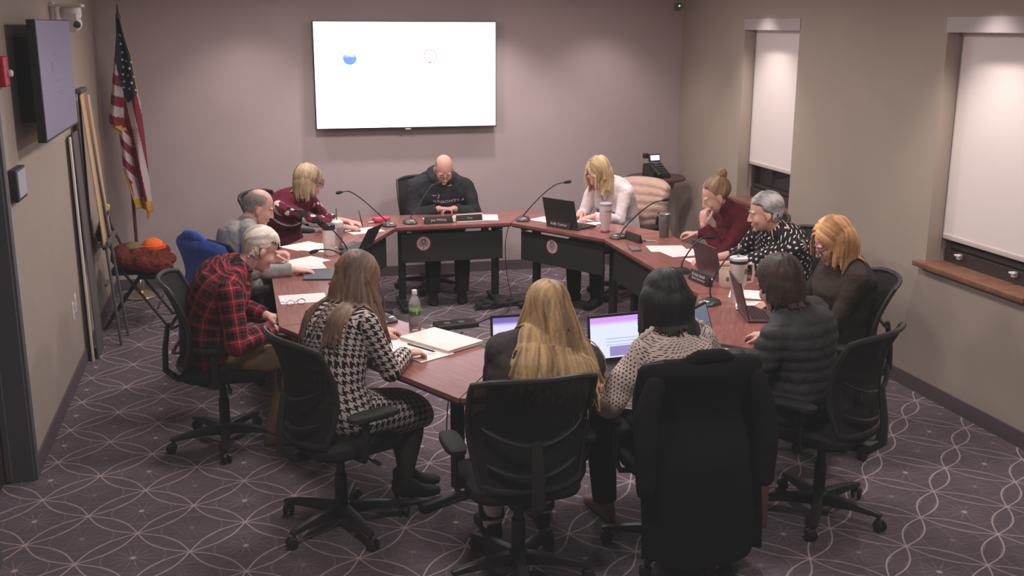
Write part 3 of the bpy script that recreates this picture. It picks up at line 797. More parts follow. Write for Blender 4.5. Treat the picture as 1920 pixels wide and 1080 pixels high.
drape('coat', 'long black coat hung over the front chair back, reaching the floor', 'c9', M('black_coat_wool', (30, 29, 29), .95, spec=.1), 1.018, .11, .285, .28, .06, fold=.035, cat='coat', shift=.03, seed=3)
drape('jacket', 'royal blue jacket hung over the chair behind the grey sweater', 'c1', fabric('blue_jacket', (66, 92, 172), .08, .006, 50), 1.015, .20, .25, .25, .055, fold=.045, seed=5, sleeves=False)
drape('puffer_jacket', 'dusty pink quilted puffer jacket hung on the chair back', 'c4', fabric('pink_puffer', (186, 156, 142), .05, .004, 60, .6), 1.03, .46, .285, .29, .078, quilt=.07, fold=.02, seed=7, sleeves=False)
# ------------------------------------------------------------------ things on the tables
Z0 = TZ+.0005
def paper_(label, x, y, rz, group=None, k=0, s=1., tilt=0):
    o = tag(MB().box((0, 0, .0006), (.216*s, .279*s, .0012)).build('sheet_of_paper', MT['paper'], smooth=False), label, 'paper', group or 'papers on the tables')
    o.location = (x, y, Z0+.0016*k); o.rotation_euler = (0, 0, R(rz)); return o
paper_('white paper under the writing hand of the person in jersey', .93, 8.49, -70)
paper_('white paper left on the left corner table, under the cup', .42, 7.98, -55)
paper_('white paper in front of the tall white cup, half under another', .54, 7.88, -35, k=1)
paper_('printed sheet in front of the person in grey sweater, upper', .40, 7.44, -55)
paper_('printed sheet beside the tablet on the left table', .38, 7.27, -85, k=1)
paper_('printed sheet lying alone in front of the plaid shirt', .32, 6.38, -88)
paper_('white sheet right of the two name plates on head table', 2.02, 8.86, -12)
paper_('white sheet on the head table behind the name plates, left', 1.60, 8.82, 3)
paper_('white sheet behind the framed name plate on head table', 1.86, 8.83, 8, k=1)
paper_('white sheet left of the open laptop on corner table', 2.52, 8.62, 35)
paper_('white sheet under the hands of the person in white sweater', 2.80, 8.44, 30)
paper_('printed sheet in front of the person in maroon turtleneck, left', 3.04, 7.26, 80)
paper_('printed sheet in front of the person in maroon turtleneck, right', 3.09, 7.08, 96, k=1)
paper_('white sheet under the forearm of the polka dot top', 3.16, 6.80, 92)
paper_('white sheet right of the dark red laptop', 3.06, 6.35, 85)
paper_('folded white sheet behind the tall white tumbler', 3.02, 5.83, 60)
paper_('white sheet on top of the pile beside the near laptop', 2.93, 5.56, 66, k=2)
paper_('white sheet at bottom of the pile beside the near laptop', 2.96, 5.50, 58)
paper_('printed sheet under the writing hand of the houndstooth dress', .83, 5.13, 30, k=1)
paper_('printed sheet partly under the other one, front left table', .74, 5.26, 38)
cd = thing('note_card', 'small white card standing between the two name plates', 'card', (1.732, 8.70, Z0))
MB().box((0, 0, .03), (.05, .002, .06), X=T(rx=R(-15))).build('card', MT['paperblank'], cd)
MB().box((-.02, -.012, .006), (.06, .012, .012), bev=.003).build('clip', MT['gold'], cd)

def text_mesh(s, size, ext=.0006):
    cu = bpy.data.curves.new('t', 'FONT'); cu.body = s; cu.size = size; cu.align_x = 'CENTER'; cu.align_y = 'CENTER'; cu.extrude = ext
    o = bpy.data.objects.new('t', cu); COL.objects.link(o)
    me = bpy.data.meshes.new_from_object(o.evaluated_get(bpy.context.evaluated_depsgraph_get()))
    bpy.data.objects.remove(o); bpy.data.curves.remove(cu); return me
PL = M('name_plate_black', (44, 40, 40), .5); TW = M('plate_lettering', (196, 186, 184), .6); FRW = M('plate_frame_white', (232, 220, 218), .5)
def plate(label, x, y, rz, txt, w=.22, h_=.062, frame=False, tilt=20, size=.026):
    t = thing('name_plate', label, 'sign', (x, y, Z0), R(rz), 'name plates on the tables')
    MB().loft([[(-w/2, -.022, 0), (w/2, -.022, 0), (w/2, .022, 0), (-w/2, .022, 0)], [(-w/2, -.002, h_), (w/2, -.002, h_), (w/2, .002, h_), (-w/2, .002, h_)]]).build('wedge', PL, t, bevel=.001)
    a = math.atan2(.020, h_)
    if frame:
        f = MB(); X = T(0, -.0125, h_/2, rx=-a)
        f.box((0, -.001, h_/2), (w, .004, .008), X).box((0, -.001, -h_/2+.004), (w, .004, .008), X).box((w/2-.004, -.001, 0), (.008, .004, h_), X)
        f.build('frame', FRW, t)
    for k, s in enumerate(txt):
        me = text_mesh(s, size*(1 if k == 0 else .8)); me.materials.append(TW)
        o = link('lettering', me, t, T(0, -.0125, h_/2+(.012 if len(txt) > 1 else 0)-.024*k, rx=-a) @ T(0, -.0025, 0) @ T(rx=R(90)))
plate('dark name plate with light lettering, left one on the head table', 1.575, 8.68, 3, ['Joe Whitty'], .24, .06, size=.03)
plate('white-framed name plate, right one on the head table', 1.845, 8.70, 3, ['Chair'], .23, .065, True, size=.022)
plate('dark name plate standing against the open laptop on corner table', 2.505, 8.245, -57.5, ['Kelly Connor'], .24, .062, size=.032)
plate('dark name plate with two lines of lettering by the red laptop', 2.835, 6.20, -83, ['Kristin Smith', 'Board Secretary'], .24, .07, size=.03)

def laptop(label, x, y, rz, open_=100, col='lap_dark', screen=None, w=.32, d=.22, parts=True):
    """faces local -Y: the user sits at -Y, hinge at +Y"""
    t = thing('laptop', label, 'laptop', (x, y, Z0), R(rz))
    body = MT[col]
    MB().box((0, 0, .009), (w, d, .016), bev=.006).build('base', body, t)
    k = MB()
    for i in range(5):
        for j in range(13): k.box((-w/2+.03+j*(w-.06)/12, .07-.021*i, .0175), (.017, .016, .002))
    k.build('keyboard', MT['black'], t)
    MB().box((0, -.065, .0172), (.10, .06, .001)).build('touchpad', MT['lap_pad'], t)
    L = Matrix.Translation((0, d/2-.006, .018)) @ Matrix.Rotation(R(90-open_), 4, 'X')
    ld = MB().box((0, 0, d/2), (w, .008, d), bev=.004).build('lid', body, t, X=L)
    MB().box((0, -.0045, d/2), (w-.006, .001, d-.008)).build('bezel', MT['black'], ld)
    s_ = MB().box((0, -.0053, d/2+.003), (w-.024, .0008, d-.034)).build('display', screen or MT['screen_dark'], ld)
    return t
MT['lap_dark'] = M('laptop_charcoal', (48, 46, 47), .45)
MT['lap_red'] = M('laptop_burgundy', (92, 60, 62), .4)
MT['lap_silver'] = M('laptop_silver', (236, 222, 214), .4, metal=.0)
MT['lap_pad'] = M('touchpad_grey', (70, 68, 70), .35)
MT['screen_dark'] = emit('display_dim', (60, 60, 70), .2)
def screenmat(name, cols, s):
    t = NT(name); x, y, z = t.sep(t.obj())
    zz = t.math('DIVIDE', z, .22)
    c = t.mix(t.step(zz, .80, .92), lin(cols[0]), lin(cols[1]))
    blk = t.math('MULTIPLY', t.math('MULTIPLY', t.math('LESS_THAN', zz, .34), t.math('GREATER_THAN', zz, .12)), t.math('GREATER_THAN', x, -.06))
    c = t.mix(t.math('MULTIPLY', blk, .8), c, lin(cols[2]))
    rows = t.math('MULTIPLY', t.math('MULTIPLY', t.math('LESS_THAN', zz, .56), t.math('GREATER_THAN', zz, .36)), t.math('LESS_THAN', t.math('FRACT', t.math('MULTIPLY', zz, 14.)), .4))
    c = t.mix(t.math('MULTIPLY', t.math('MULTIPLY', rows, t.math('GREATER_THAN', x, -.08)), .6), c, lin(cols[3]))
    t.base((.01, .01, .01), .25); t.put(t.b.inputs['Emission Color'], c); t.b.inputs['Emission Strength'].default_value = s
    return t.m
laptop('open laptop with bright purple and white screen in front of dotted blouse', 1.765, 4.60, 6, 98, screen=screenmat('purple_screen', ((216, 222, 250), (206, 150, 236), (120, 90, 160), (150, 170, 190)), 1.15), w=.345, d=.235)
laptop('open laptop mostly hidden in front of the long blond hair', 1.30, 4.70, 0, 98, screen=screenmat('violet_screen', ((220, 215, 245), (120, 100, 190), (170, 150, 200), (150, 150, 190)), 1.1), w=.35, d=.235)
laptop('open laptop with dim grey screen beside the black bobbed hair', 2.285, 4.705, 42, 108, screen=screenmat('grey_screen', ((120, 130, 148), (126, 136, 152), (112, 120, 138), (70, 78, 90)), .75), w=.33, d=.22)
laptop('open dark laptop seen from behind, front of the white sweater', 2.615, 8.295, 122.5, 104, w=.34, d=.235)
laptop('open burgundy laptop seen from its edge by two-line name plate', 3.06, 6.33, 94, 104, 'lap_red', w=.33, d=.22)
laptop('open burgundy laptop in front of the auburn-haired person', 2.845, 5.37, 75, 106, 'lap_red', w=.33, d=.22)
laptop('open tablet with keyboard between the left corner table cups', .80, 7.84, 240, 118, w=.26, d=.17)
t = thing('closed_laptop', 'closed silver laptop lying on the front left table', 'laptop', (.965, 5.285, Z0), R(-57+90))
MB().box((0, 0, .006), (.252, .372, .012), bev=.005).build('base', MT['lap_silver'], t)
MB().box((0, 0, .0165), (.252, .372, .007), bev=.003).build('lid', MT['lap_silver'], t)
MB().box((.01, .02, .0202), (.012, .045, .0006)).build('logo', MT['white'], t)
t = thing('tablet', 'closed dark grey tablet under a hand on the left table', 'tablet', (.475, 6.985, Z0), R(-10))
MB().box((0, 0, .006), (.21, .29, .011), bev=.004).build('cover', M('slate_cover', (92, 92, 100), .5), t)
MB().box((0, -.146, .003), (.2, .003, .004)).build('spine', MT['black'], t)

# microphones
def mic(label, x, y, rz, path, bar=False, head_r=.011):
    t = thing('desk_microphone', label, 'microphone', (x, y, Z0), R(rz), 'gooseneck microphones on the tables')
    rg = []
    for z, sx, sy, oy in ((0, .058, .075, 0), (.010, .06, .078, 0), (.022, .052, .066, .004), (.034, .03, .036, .014), (.037, .012, .016, .016)):
        rg.append([(sx*math.copysign(abs(math.cos(q))**.7, math.cos(q)), oy+sy*math.copysign(abs(math.sin(q))**.7, math.sin(q)), z) for q in [2*PI*k/32 for k in range(32)]])
    MB().loft(rg).build('base', M('mic_base_grey', (62, 58, 57), .35), t, ang=50)
    MB().box((.012, -.042, .026), (.034, .022, .006), X=T(rx=0), bev=.002).build('button', MT['white'], t)
    # gooseneck through world points turned to local
    Xi = (Matrix.Translation((x, y, Z0)) @ Matrix.Rotation(R(rz), 4, 'Z')).inverted()
    P = [Vector((0, .02, .034))]+[Xi @ Vector(p) for p in path]; out = []
    for k in range(len(P)-1):
        p0, p1, p2, p3 = P[max(k-1, 0)], P[k], P[k+1], P[min(k+2, len(P)-1)]
        for s in range(8):
            f = s/8; out.append(.5*((2*p1)+(p2-p0)*f+(2*p0-5*p1+4*p2-p3)*f*f+(3*p1-p0-3*p2+p3)*f**3))
    out.append(P[-1])
    MB().tube(out, .0048, 8).build('gooseneck', MT['black'], t)
    d = (out[-1]-out[-3]).normalized(); e = out[-1]
    MB().tube([e-d*.005, e+d*.008, e+d*.03, e+d*.052, e+d*.06], [.007, head_r, head_r*1.25, head_r*1.15, head_r*.5], 14).build('mic_head', MT['black_matte'], t)
mic('gooseneck microphone left of the head table, arm reaching left', 1.15, 8.66, 20, [(1.06, 8.60, .86), (.93, 8.50, .99), (.82, 8.40, 1.075), (.755, 8.35, 1.082)])
mic('gooseneck microphone in front of the dark hooded sweatshirt', 1.345, 8.74, 0, [(1.40, 8.78, .84), (1.48, 8.82, .95), (1.55, 8.85, 1.03), (1.59, 8.86, 1.045)])
mic('gooseneck microphone right of the head table, arm reaching right', 2.30, 8.65, -20, [(2.34, 8.62, .84), (2.44, 8.55, .97), (2.53, 8.48, 1.06), (2.60, 8.45, 1.082)])
mic('gooseneck microphone beside the white tumbler, arm reaching right', 2.83, 7.73, -70, [(2.86, 7.67, .84), (2.93, 7.57, .96), (3.0, 7.47, 1.05), (3.05, 7.40, 1.08)])
mic('gooseneck microphone standing left of the burgundy laptop', 2.815, 6.50, -90, [(2.82, 6.46, .82), (2.86, 6.42, .92), (2.93, 6.42, .985), (2.97, 6.42, .99)])
mic('gooseneck microphone at the front right table seam', 2.66, 5.68, -60, [(2.665, 5.68, .84), (2.70, 5.66, .95), (2.76, 5.66, 1.03), (2.80, 5.66, 1.05)])
mic('gooseneck microphone by the tablet keyboard, arm up left', .73, 7.60, 60, [(.68, 7.55, .84), (.61, 7.45, .94), (.56, 7.37, 1.0), (.535, 7.34, 1.02)])
mic('low bent gooseneck microphone in front of the grey sweater', .66, 7.22, 90, [(.63, 7.22, .82), (.57, 7.20, .86), (.50, 7.17, .875), (.47, 7.16, .872)])
mic('gooseneck microphone beyond the long brown hair, by the water bottle', .735, 5.77, 30, [(.735, 5.80, .84), (.72, 5.86, .92), (.70, 5.90, .97)])

# cups and bottles
t = thing('tumbler', 'tall white tumbler with dark lettering on the right corner table', 'cup', (2.807, 7.99, Z0))
MB().lathe([(0, 0), (.034, 0), (.036, .004), (.037, .07), (.047, .10), (.05, .215), (0, .215)], 36).build('body', M('tumbler_white', (226, 208, 204), .45), t)
MB().lathe([(.0365, .001), (.0375, .002), (.0375, .016), (.036, .018)], 36, caps=False).build('base_ring', M('copper_ring', (150, 96, 82), .4, metal=.5), t)
MB().lathe([(0, .216), (.051, .216), (.052, .232), (.046, .238), (0, .238)], 36).build('lid', M('lid_grey', (180, 166, 166), .4), t)
def wraptext(s, size, r, zc, a0, par, m_):
    me = text_mesh(s, size, .0004)
    for v in me.vertices:
        x, y, z = v.co; a = a0+x/r; v.co = ((r+z)*math.sin(a), -(r+z)*math.cos(a), zc+y)
    me.materials.append(m_); return link('lettering', me, par)
wraptext('ATLANTIS', .017, .0505, .172, R(18), t, M('lettering_dark', (70, 60, 60), .6))
t = thing('tumbler', 'grey steel tumbler with clear lid beside the maroon turtleneck', 'cup', (3.19, 7.69, Z0))
MB().lathe([(0, 0), (.034, 0), (.036, .003), (.045, .17), (.044, .172), (0, .172)], 36).build('body', M('tumbler_grey', (120, 112, 110), .4, metal=.3), t)
MB().lathe([(0, .173), (.046, .173), (.047, .185), (.040, .19), (0, .19)], 36).build('lid', MT['steel'], t)
t = thing('tumbler', 'large white tumbler with handle and straw by the front right seam', 'cup', (2.835, 5.67, Z0))
tw = M('tumbler_cream', (226, 208, 202), .45)
MB().lathe([(0, 0), (.036, 0), (.038, .004), (.038, .10), (.05, .125), (.053, .265), (0, .265)], 36).build('body', tw, t)
MB().lathe([(.0531, .245), (.054, .248), (.054, .258), (.0531, .262)], 36, caps=False).build('dark_band', MT['black'], t)
MB().lathe([(0, .266), (.054, .266), (.054, .278), (.048, .282), (0, .282)], 36).build('lid', MT['white'], t)
MB().cyl((-.005, .0, .28), (-.002, .004, .36), .0055, n=10).build('straw', MT['white'], t)
MB().tube([(.05, -.01, .24), (.085, -.016, .235), (.092, -.018, .18), (.085, -.016, .13), (.048, -.009, .125)], .008, 8).build('handle', tw, t)
e = MB(); e.ell((0, 0, 0), (.012, .002, .02)); e.build('emblem', M('emblem_green', (110, 116, 70), .6), t, X=T(.028, -.044, .20, rz=R(33)))
t = thing('drink_cup', 'short cream cup with a green mark behind the name plate', 'cup', (2.95, 6.06, Z0))
MB().lathe([(0, 0), (.042, 0), (.044, .004), (.05, .115), (.049, .118), (.045, .116), (.042, .02), (0, .02)], 32).build('body', M('cup_cream', (206, 184, 166), .5), t)
e = MB(); e.ell((0, 0, 0), (.012, .003, .016)); e.build('emblem', M('emblem_olive', (96, 98, 60), .6), t, X=T(-.012, -.045, .06, rz=R(-15)))
t = thing('paper_cup', 'tall plain white cup on the left corner table', 'cup', (.585, 7.62, Z0))
MB().lathe([(0, 0), (.038, 0), (.04, .003), (.046, .185), (.0, .186)], 32).build('body', M('cup_pinkish_white', (244, 230, 226), .5), t)
MB().lathe([(0, .187), (.045, .187), (.046, .22), (.036, .228), (0, .228)], 32).build('lid', MT['black'], t)
t = thing('iced_drink', 'clear cup of pink iced drink with straw and domed lid', 'cup', (.672, 7.92, Z0))
MB().lathe([(0, 0), (.032, 0), (.034, .003), (.047, .145), (.0, .146)], 32).build('cup', MT['cupclear'], t)
MB().lathe([(0, .004), (.0305, .004), (.041, .105), (0, .105)], 32).build('drink', M('pink_drink', (196, 96, 96), .3), t)
MB().lathe([(.048, .146), (.049, .155), (.044, .185), (.025, .20), (0, .20)], 32).build('lid', M('dome_lid', (226, 212, 212), .3), t)
MB().cyl((.0, 0, .10), (-.004, .0, .285), .0045, n=8).build('straw', M('straw_grey', (120, 108, 108), .5), t)
t = thing('water_bottle', 'clear plastic water bottle with green and white label', 'bottle', (.872, 5.56, Z0))
MB().lathe([(0, 0), (.028, 0), (.033, .006), (.033, .05), (.031, .06), (.033, .07), (.033, .135), (.030, .155), (.016, .185), (.0125, .19), (.0125, .20), (0, .20)], 36).build('bottle_body', MT['pet'], t)
MB().lathe([(0, .003), (.030, .004), (.0305, .12), (0, .12)], 30).build('water', glass('water_fill', (215, 205, 210), .02, .9), t)
lab_ = NT('bottle_label'); x, y, z = lab_.sep(lab_.obj())
c = lab_.mix(lab_.step(z, .10, .112), lin((52, 96, 60)), lin((120, 170, 70)))
lab_.base(c, .5)
bl = MB().lathe([(.0335, .082), (.0337, .083), (.0337, .130), (.0335, .131)], 36, caps=False).build('label', lab_.m, t)
wraptext('PO', .026, .0342, .117, R(-28), bl, MT['white']); wraptext('I', .05, .0342, .106, R(12), bl, M('label_lime', (190, 220, 90), .5))
MB().lathe([(0, .198), (.0145, .198), (.0145, .216), (.013, .22), (0, .22)], 24).build('cap', MT['white'], t)

# pens, glasses and small things
def pen(label, a, b_, m1='black', r=.0045):
    a, b_ = Vector(a), Vector(b_); d = (b_-a).normalized()
    t = thing('pen', label, 'pen', a); L = (b_-a).length
    MB().tube([(0, 0, 0), d*L*.9, d*L], [r, r, .001], 10).build('barrel', MT[m1], t)
    MB().tube([d*(L*.02), d*(L*.35)], [r*1.15]*2, 10).build('grip', MT['greymetal'], t)
pen('dark pen upright in the writing hand above the white paper', (.90, 8.54, .90), (.925, 8.50, .765))
pen('dark pen in the hand of the houndstooth dress', (.76, 5.10, .80), (.90, 5.09, .75))
pen('white pen standing in the hand behind the burgundy laptop', (3.17, 6.92, .865), (3.12, 6.86, .755), 'white')
pen('pink pen lying at the edge of the printed sheets', (2.95, 7.57, Z0+.005), (3.06, 7.53, Z0+.005), 'offwhite')
pen('black pen lying near the left corner laptop', (.50, 6.72, Z0+.005), (.62, 6.75, Z0+.005))
t = thing('phone', 'grey phone lying by the microphone on window side table', 'phone', (2.80, 7.30, Z0), R(-8))
MB().box((0, 0, .005), (.072, .15, .009), bev=.004).build('case', M('phone_grey', (104, 98, 104), .4), t)
MB().box((0, 0, .0098), (.064, .138, .0006)).build('glass_face', M('phone_glass', (130, 122, 128), .15), t)
t = thing('name_plate', 'dark wedge seen side-on beside the mic on window side table', 'sign', (2.90, 7.60, Z0), R(-80), 'name plates on the tables')
MB().loft([[(-.11, -.022, 0), (.11, -.022, 0), (.11, .022, 0), (-.11, .022, 0)], [(-.11, -.002, .062), (.11, -.002, .062), (.11, .002, .062), (-.11, .002, .062)]]).build('wedge', PL, t, bevel=.001)
t = thing('wristlet', 'hot pink pouch lying behind the left microphone', 'pouch', (1.12, 8.86, Z0), R(20))
MB().box((0, 0, .02), (.14, .08, .04), bev=.018).build('pouch', M('hot_pink', (214, 54, 96), .5), t)
MB().box((-.10, -.01, .008), (.05, .02, .012), bev=.005).build('strap', MT['offwhite'], t)
def eyeglasses(label, x, y, rz, z=Z0):
    t = thing('eyeglasses', label, 'glasses', (x, y, z), R(rz)); b = MB()
    for s in (-1, 1):
        b.tube([(s*.034+.024*math.cos(q), 0, .022+.018*math.sin(q)) for q in [2*PI*k/20 for k in range(21)]], .0016, 6)
    b.tube([(-.010, 0, .024), (0, 0, .028), (.010, 0, .024)], .0016, 6).build('rims', MT['black'], t)
    for s in (-1, 1): MB().tube([(s*.058, 0, .028), (s*.062, .06, .022), (s*.05, .12, .003)], .0014, 6).build('temple', MT['black'], t)
eyeglasses('thin eyeglasses lying on the lone printed sheet', .27, 6.20, 20, Z0+.002)
eyeglasses('thin eyeglasses lying by the dark laptop on corner table', 2.765, 8.12, 200)
t = thing('book_bag', 'narrow brown bag standing on carpet between long black coat and chair', 'bag', (2.30, 4.40, 0), R(20))
MB().box((0, 0, .15), (.06, .26, .30), bev=.012).build('bag_body', M('bag_brown', (120, 86, 68), .6, var=.1), t)
MB().tube([(0, -.06, .29), (0, -.05, .36), (0, .05, .36), (0, .06, .29)], .007, 8).build('bag_handle', M('bag_tan', (150, 116, 92), .6), t)
# ------------------------------------------------------------------ people
def bez(a, b, c, t): return a*(1-t)**2+b*(2*t*(1-t))+c*t*t
MALE = [(-.16, .135, .105, 0), (-.05, .165, .125, 0), (.1, .168, .125, 0), (.3, .155, .115, 0), (.5, .164, .120, .0), (.7, .180, .126, 0), (.84, .180, .116, -.006), (.93, .150, .092, -.006), (1.0, .092, .074, 0)]
FEM = [(-.16, .145, .105, 0), (-.05, .172, .125, 0), (.1, .170, .125, 0), (.3, .140, .105, 0), (.5, .145, .112, .012), (.66, .157, .130, .016), (.82, .158, .108, -.002), (.93, .132, .084, -.004), (1.0, .076, .064, 0)]
def person(key, label, seat, face, head, look, pitch, hands, top, legs=None, sex='f', w=1., skin_='fair', roll=0, hz=.56, parts=None, hs=1.):
    P = thing('person', label, 'person', (seat[0], seat[1], 0), R(face-90))
    Xi = (Matrix.Translation((seat[0], seat[1], 0)) @ Matrix.Rotation(R(face-90), 4, 'Z')).inverted()
    W2 = lambda p: Xi @ Vector(p)
    V = Vector
    Hc = W2(head)
    # head frame: X right, Y face forward, Z up
    yaw = R(look-face)
    RH = Matrix.Rotation(yaw, 3, 'Z') @ Matrix.Rotation(R(-pitch), 3, 'X') @ Matrix.Rotation(R(roll), 3, 'Y')
    MH = Matrix.Translation(Hc) @ (RH*hs).to_4x4(); MH[3][3] = 1
    P0 = V((0, 0, hz))
    Nt = Hc+RH @ V((0, -.022, -.075))*hs
    chest = P0.lerp(Nt, .55)+V((0, -.115, 0))
    Nb = Nt+(chest-Nt).normalized()*.068+V((0, -.016, 0))
    ctrl = P0+V(((Nb.x-P0.x)*.3, -.055, .28))
    N = 24; spine = [bez(P0, ctrl, Nb, k/N) for k in range(N+1)]
    fwd = V((Hc.x*.5, 1, 0)); fwd.normalize()
    def at(t):
        if t <= 0: p = P0+(spine[1]-spine[0]).normalized()*(t*.45); tg = (spine[1]-spine[0]).normalized()
        else: p = bez(P0, ctrl, Nb, t); tg = ((ctrl-P0)*(1-t)+(Nb-ctrl)*t).normalized()
        lat = V((1, 0, 0)); lat = (lat-tg*lat.dot(tg)).normalized(); dp = tg.cross(lat); 
        return p, tg, lat, dp      # dp points forward
    prof = MALE if sex == 'm' else FEM
    def torso(b, inf, t0=-.16, t1=1.0, dz=0., blous=0.):
        rg = []
        for i in range(21):
            t = sm(t0, t1, i/20)
            for (a0, x0, d0, y0), (a1, x1, d1, y1) in zip(prof, prof[1:]):
                if a0 <= t <= a1+1e-6:
                    f = (t-a0)/(a1-a0); hx, hd, oy = sm(x0, x1, f), sm(d0, d1, f), sm(y0, y1, f); break
            p, tg, lat, dp = at(t); hx = hx*w+inf; hd = hd*(.5+.5*w)+inf
            if blous: hx += blous*math.sin(PI*min(1, max(0, t)))*.6; hd += blous*math.sin(PI*min(1, max(0, t)))
            rg.append([p+lat*(hx*math.copysign(abs(math.cos(q))**.85, math.cos(q)))+dp*(oy+hd*math.copysign(abs(math.sin(q))**.85, math.sin(q))) for q in [2*PI*k/28 for k in range(28)]])
        b.loft(rg)
    ps, tgs, lats, dps = at(.90)
    sw = (.172 if sex == 'm' else .150)*w
    arms = {}
    for side, s in (('L', -1), ('R', 1)):
        hd = hands[side]
        S = ps+lats*(s*sw)+dps*.012-tgs*top.get('drop', .012)
        Wr = W2(hd['w']); pole = V(hd.get('pole', (s*.55, -.45, -.75)))
        L1, L2 = (.285, .255) if sex == 'm' else (.265, .24)
        d = Wr-S; D = d.length; mx = (L1+L2)*.995
        if D > mx: k = D/mx; L1 *= k; L2 *= k
        u = d.normalized(); a = (L1*L1-L2*L2+D*D)/(2*D); h_ = math.sqrt(max(0, L1*L1-a*a))
        pv = (pole-u*pole.dot(u)).normalized(); E = S+u*a+pv*h_
        point = (Xi.to_3x3() @ V(hd['d'])).normalized() if 'd' in hd else (Wr-E).normalized()
        n = Xi.to_3x3() @ V(hd.get('n', (0, 0, 1)))
        arms[side] = dict(S=S, E=E, W=Wr, p=point, n=n, curl=hd.get('curl', 22), s=s)
    lg = legs or {}
    LEGS = {}
    for side, s in (('L', -1), ('R', 1)):
        hip = P0+V((s*.09*w, .03, -.02)); kx, ky = lg.get('k'+side, (s*.13, .44))
        kn = V((kx, ky, .50)); ax, ay = lg.get('a'+side, (s*.13, .42)); an = V((ax, ay, lg.get('h', .085)))
        fd = V(lg.get('f'+side, (s*.15, 1, 0))).normalized()
        LEGS[side] = (hip, kn, an, fd)
    # ---- body, one continuous skin surface
    b = MB(); torso(b, 0)
    ny = Nt+RH @ V((0, .004, .03))*hs; nr = .054 if sex == 'm' else .046
    b.limb([Nb+(Nb-Nt)*.25, Nb, Nt, ny], [nr*1.35, nr*1.15, nr, nr*.95])
    for sd in 'LR':
        A = arms[sd]; f = (1. if sex == 'm' else .87)
        b.limb([ps+tgs*.03, A['S']-V((0, 0, .0))], [.058*f, .060*f]); b.limb([Nb+(Nt-Nb)*.25, ps.lerp(A['S'], .55)+tgs*.035], [nr*.95, .045*f])
        b.limb([A['S'], A['S'].lerp(A['E'], .5), A['E'], A['E'].lerp(A['W'], .3), A['W']], [.056*f, .048*f, .040*f, .042*f, .027*f])
        hip, kn, an, fd = LEGS[sd]
        b.limb([hip, hip.lerp(kn, .5), kn, kn.lerp(an, .35), kn.lerp(an, .8), an], [.085, .075, .056, .056, .038, .036])
        b.limb([an-V((0, 0, .035)), an+fd*.08-V((0, 0, .058)), an+fd*.14-V((0, 0, .064))], [.034, .022, .016])
        # hand
        p = A['p']; n = (A['n']-p*A['n'].dot(p)).normalized(); x = p.cross(n); tx = -A['s']; hsz = (1.04 if sex == 'm' else .94)
        HM = Matrix(((x.x, p.x, n.x), (x.y, p.y, n.y), (x.z, p.z, n.z))); o = A['W']
        hp = lambda q: o+HM @ (V(q)*hsz)
        rg = []
        for y, hw_, th in ((-.02, .024, .019), (.0, .027, .018), (.03, .037, .017), (.06, .041, .015), (.085, .039, .012), (.093, .03, .008)):
            rg.append([hp((hw_*math.copysign(abs(math.cos(q))**.7, math.cos(q))+tx*.004*(y/.09), y, th*math.sin(q))) for q in [2*PI*k/16 for k in range(16)]])
        b.loft(rg)
        c = R(A['curl'])
        for fx, fl, sp, fr_ in ((.030, .070, .10, .0085), (.0105, .078, .02, .0088), (-.0105, .073, -.05, .0084), (-.030, .058, -.14, .0075)):
            q = V((fx*tx, .084, 0)); pts = [q]; a_ = .0
            for ln, k in ((.42, .75), (.32, 1.1), (.26, .9)):
                a_ += c*k; q = q+V((math.sin(sp)*tx*math.cos(a_), math.cos(sp)*math.cos(a_), -math.sin(a_)))*(fl*ln); pts.append(q)
            b.limb([hp(v) for v in pts], [fr_*hsz, fr_*.97*hsz, fr_*.9*hsz, fr_*.78*hsz], 8)
        q = V((tx*.026, .018, -.004)); b.limb([hp(q), hp(q+V((tx*.026, .030, -.012))), hp(q+V((tx*.036, .060, -.020-.01*math.sin(c)))), hp(q+V((tx*.032, .082, -.026-.02*math.sin(c))))], [.0155*hsz, .0125*hsz, .0105*hsz, .0085*hsz], 8)
    # head
    fem = sex == 'f'
    b.ell((0, -.012, .035), (.077, .097, .09), MH, 28, 18)
    b.ell((0, .030, -.025), (.064, .063, .088), MH, 24, 16)
    b.ell((0, .035, -.068), (.052 if not fem else .046, .050, .044), MH, 20, 12)
    b.ell((0, .076, -.092), (.024 if not fem else .018, .018, .019), MH)
    for s in (-1, 1):
        b.ell((s*.031, .0775, .0065), (.0155, .0145, .0085), MH, 16, 10); b.ell((s*.031, .076, -.009), (.0145, .0125, .006), MH, 16, 10); b.ell((s*.036, .060, -.028), (.027, .027, .032), MH); b.ell((s*.030, .076, .026), (.027, .014, .010), MH)
        b.ell((s*.011, .099, -.033), (.008, .009, .007), MH)
        b.ell((s*.076, -.008, -.006), (.012, .020, .033), MH, rot=Euler((R(-10), R(s*-8), R(s*22))))
        b.ell((s*.076, -.002, -.036), (.008, .010, .010), MH)
    b.limb([V((0, .086, .020)), V((0, .100, -.008)), V((0, .1085, -.027))], [.0085, .0100, .0118], 12, MH)
    b.ell((0, .091, -.056), (.023, .011, .0055), MH); b.ell((0, .089, -.068), (.020, .011, .0065), MH)
    me = remesh(b.mesh(), .005, 1, .5)
    me.materials.append(SK[skin_]); me.materials.append(SK[skin_+'_lip'])
    MHi = MH.inverted()
    nv = len(me.vertices); co = np.empty(nv*3); me.vertices.foreach_get('co', co); co = co.reshape(-1, 3)
    A4 = np.array(MHi); hl = co @ A4[:3, :3].T+A4[:3, 3]
    lip = (np.abs(hl[:, 0]) < .024) & (hl[:, 1] > .085) & (hl[:, 2] < -.050) & (hl[:, 2] > -.075)
    lidx = set(np.nonzero(lip)[0].tolist())
    if lidx:
        for f in me.polygons:
            if f.vertices[0] in lidx and f.vertices[2] in lidx: f.material_index = 1
    body = link('body', me, P)
    ey = MB()
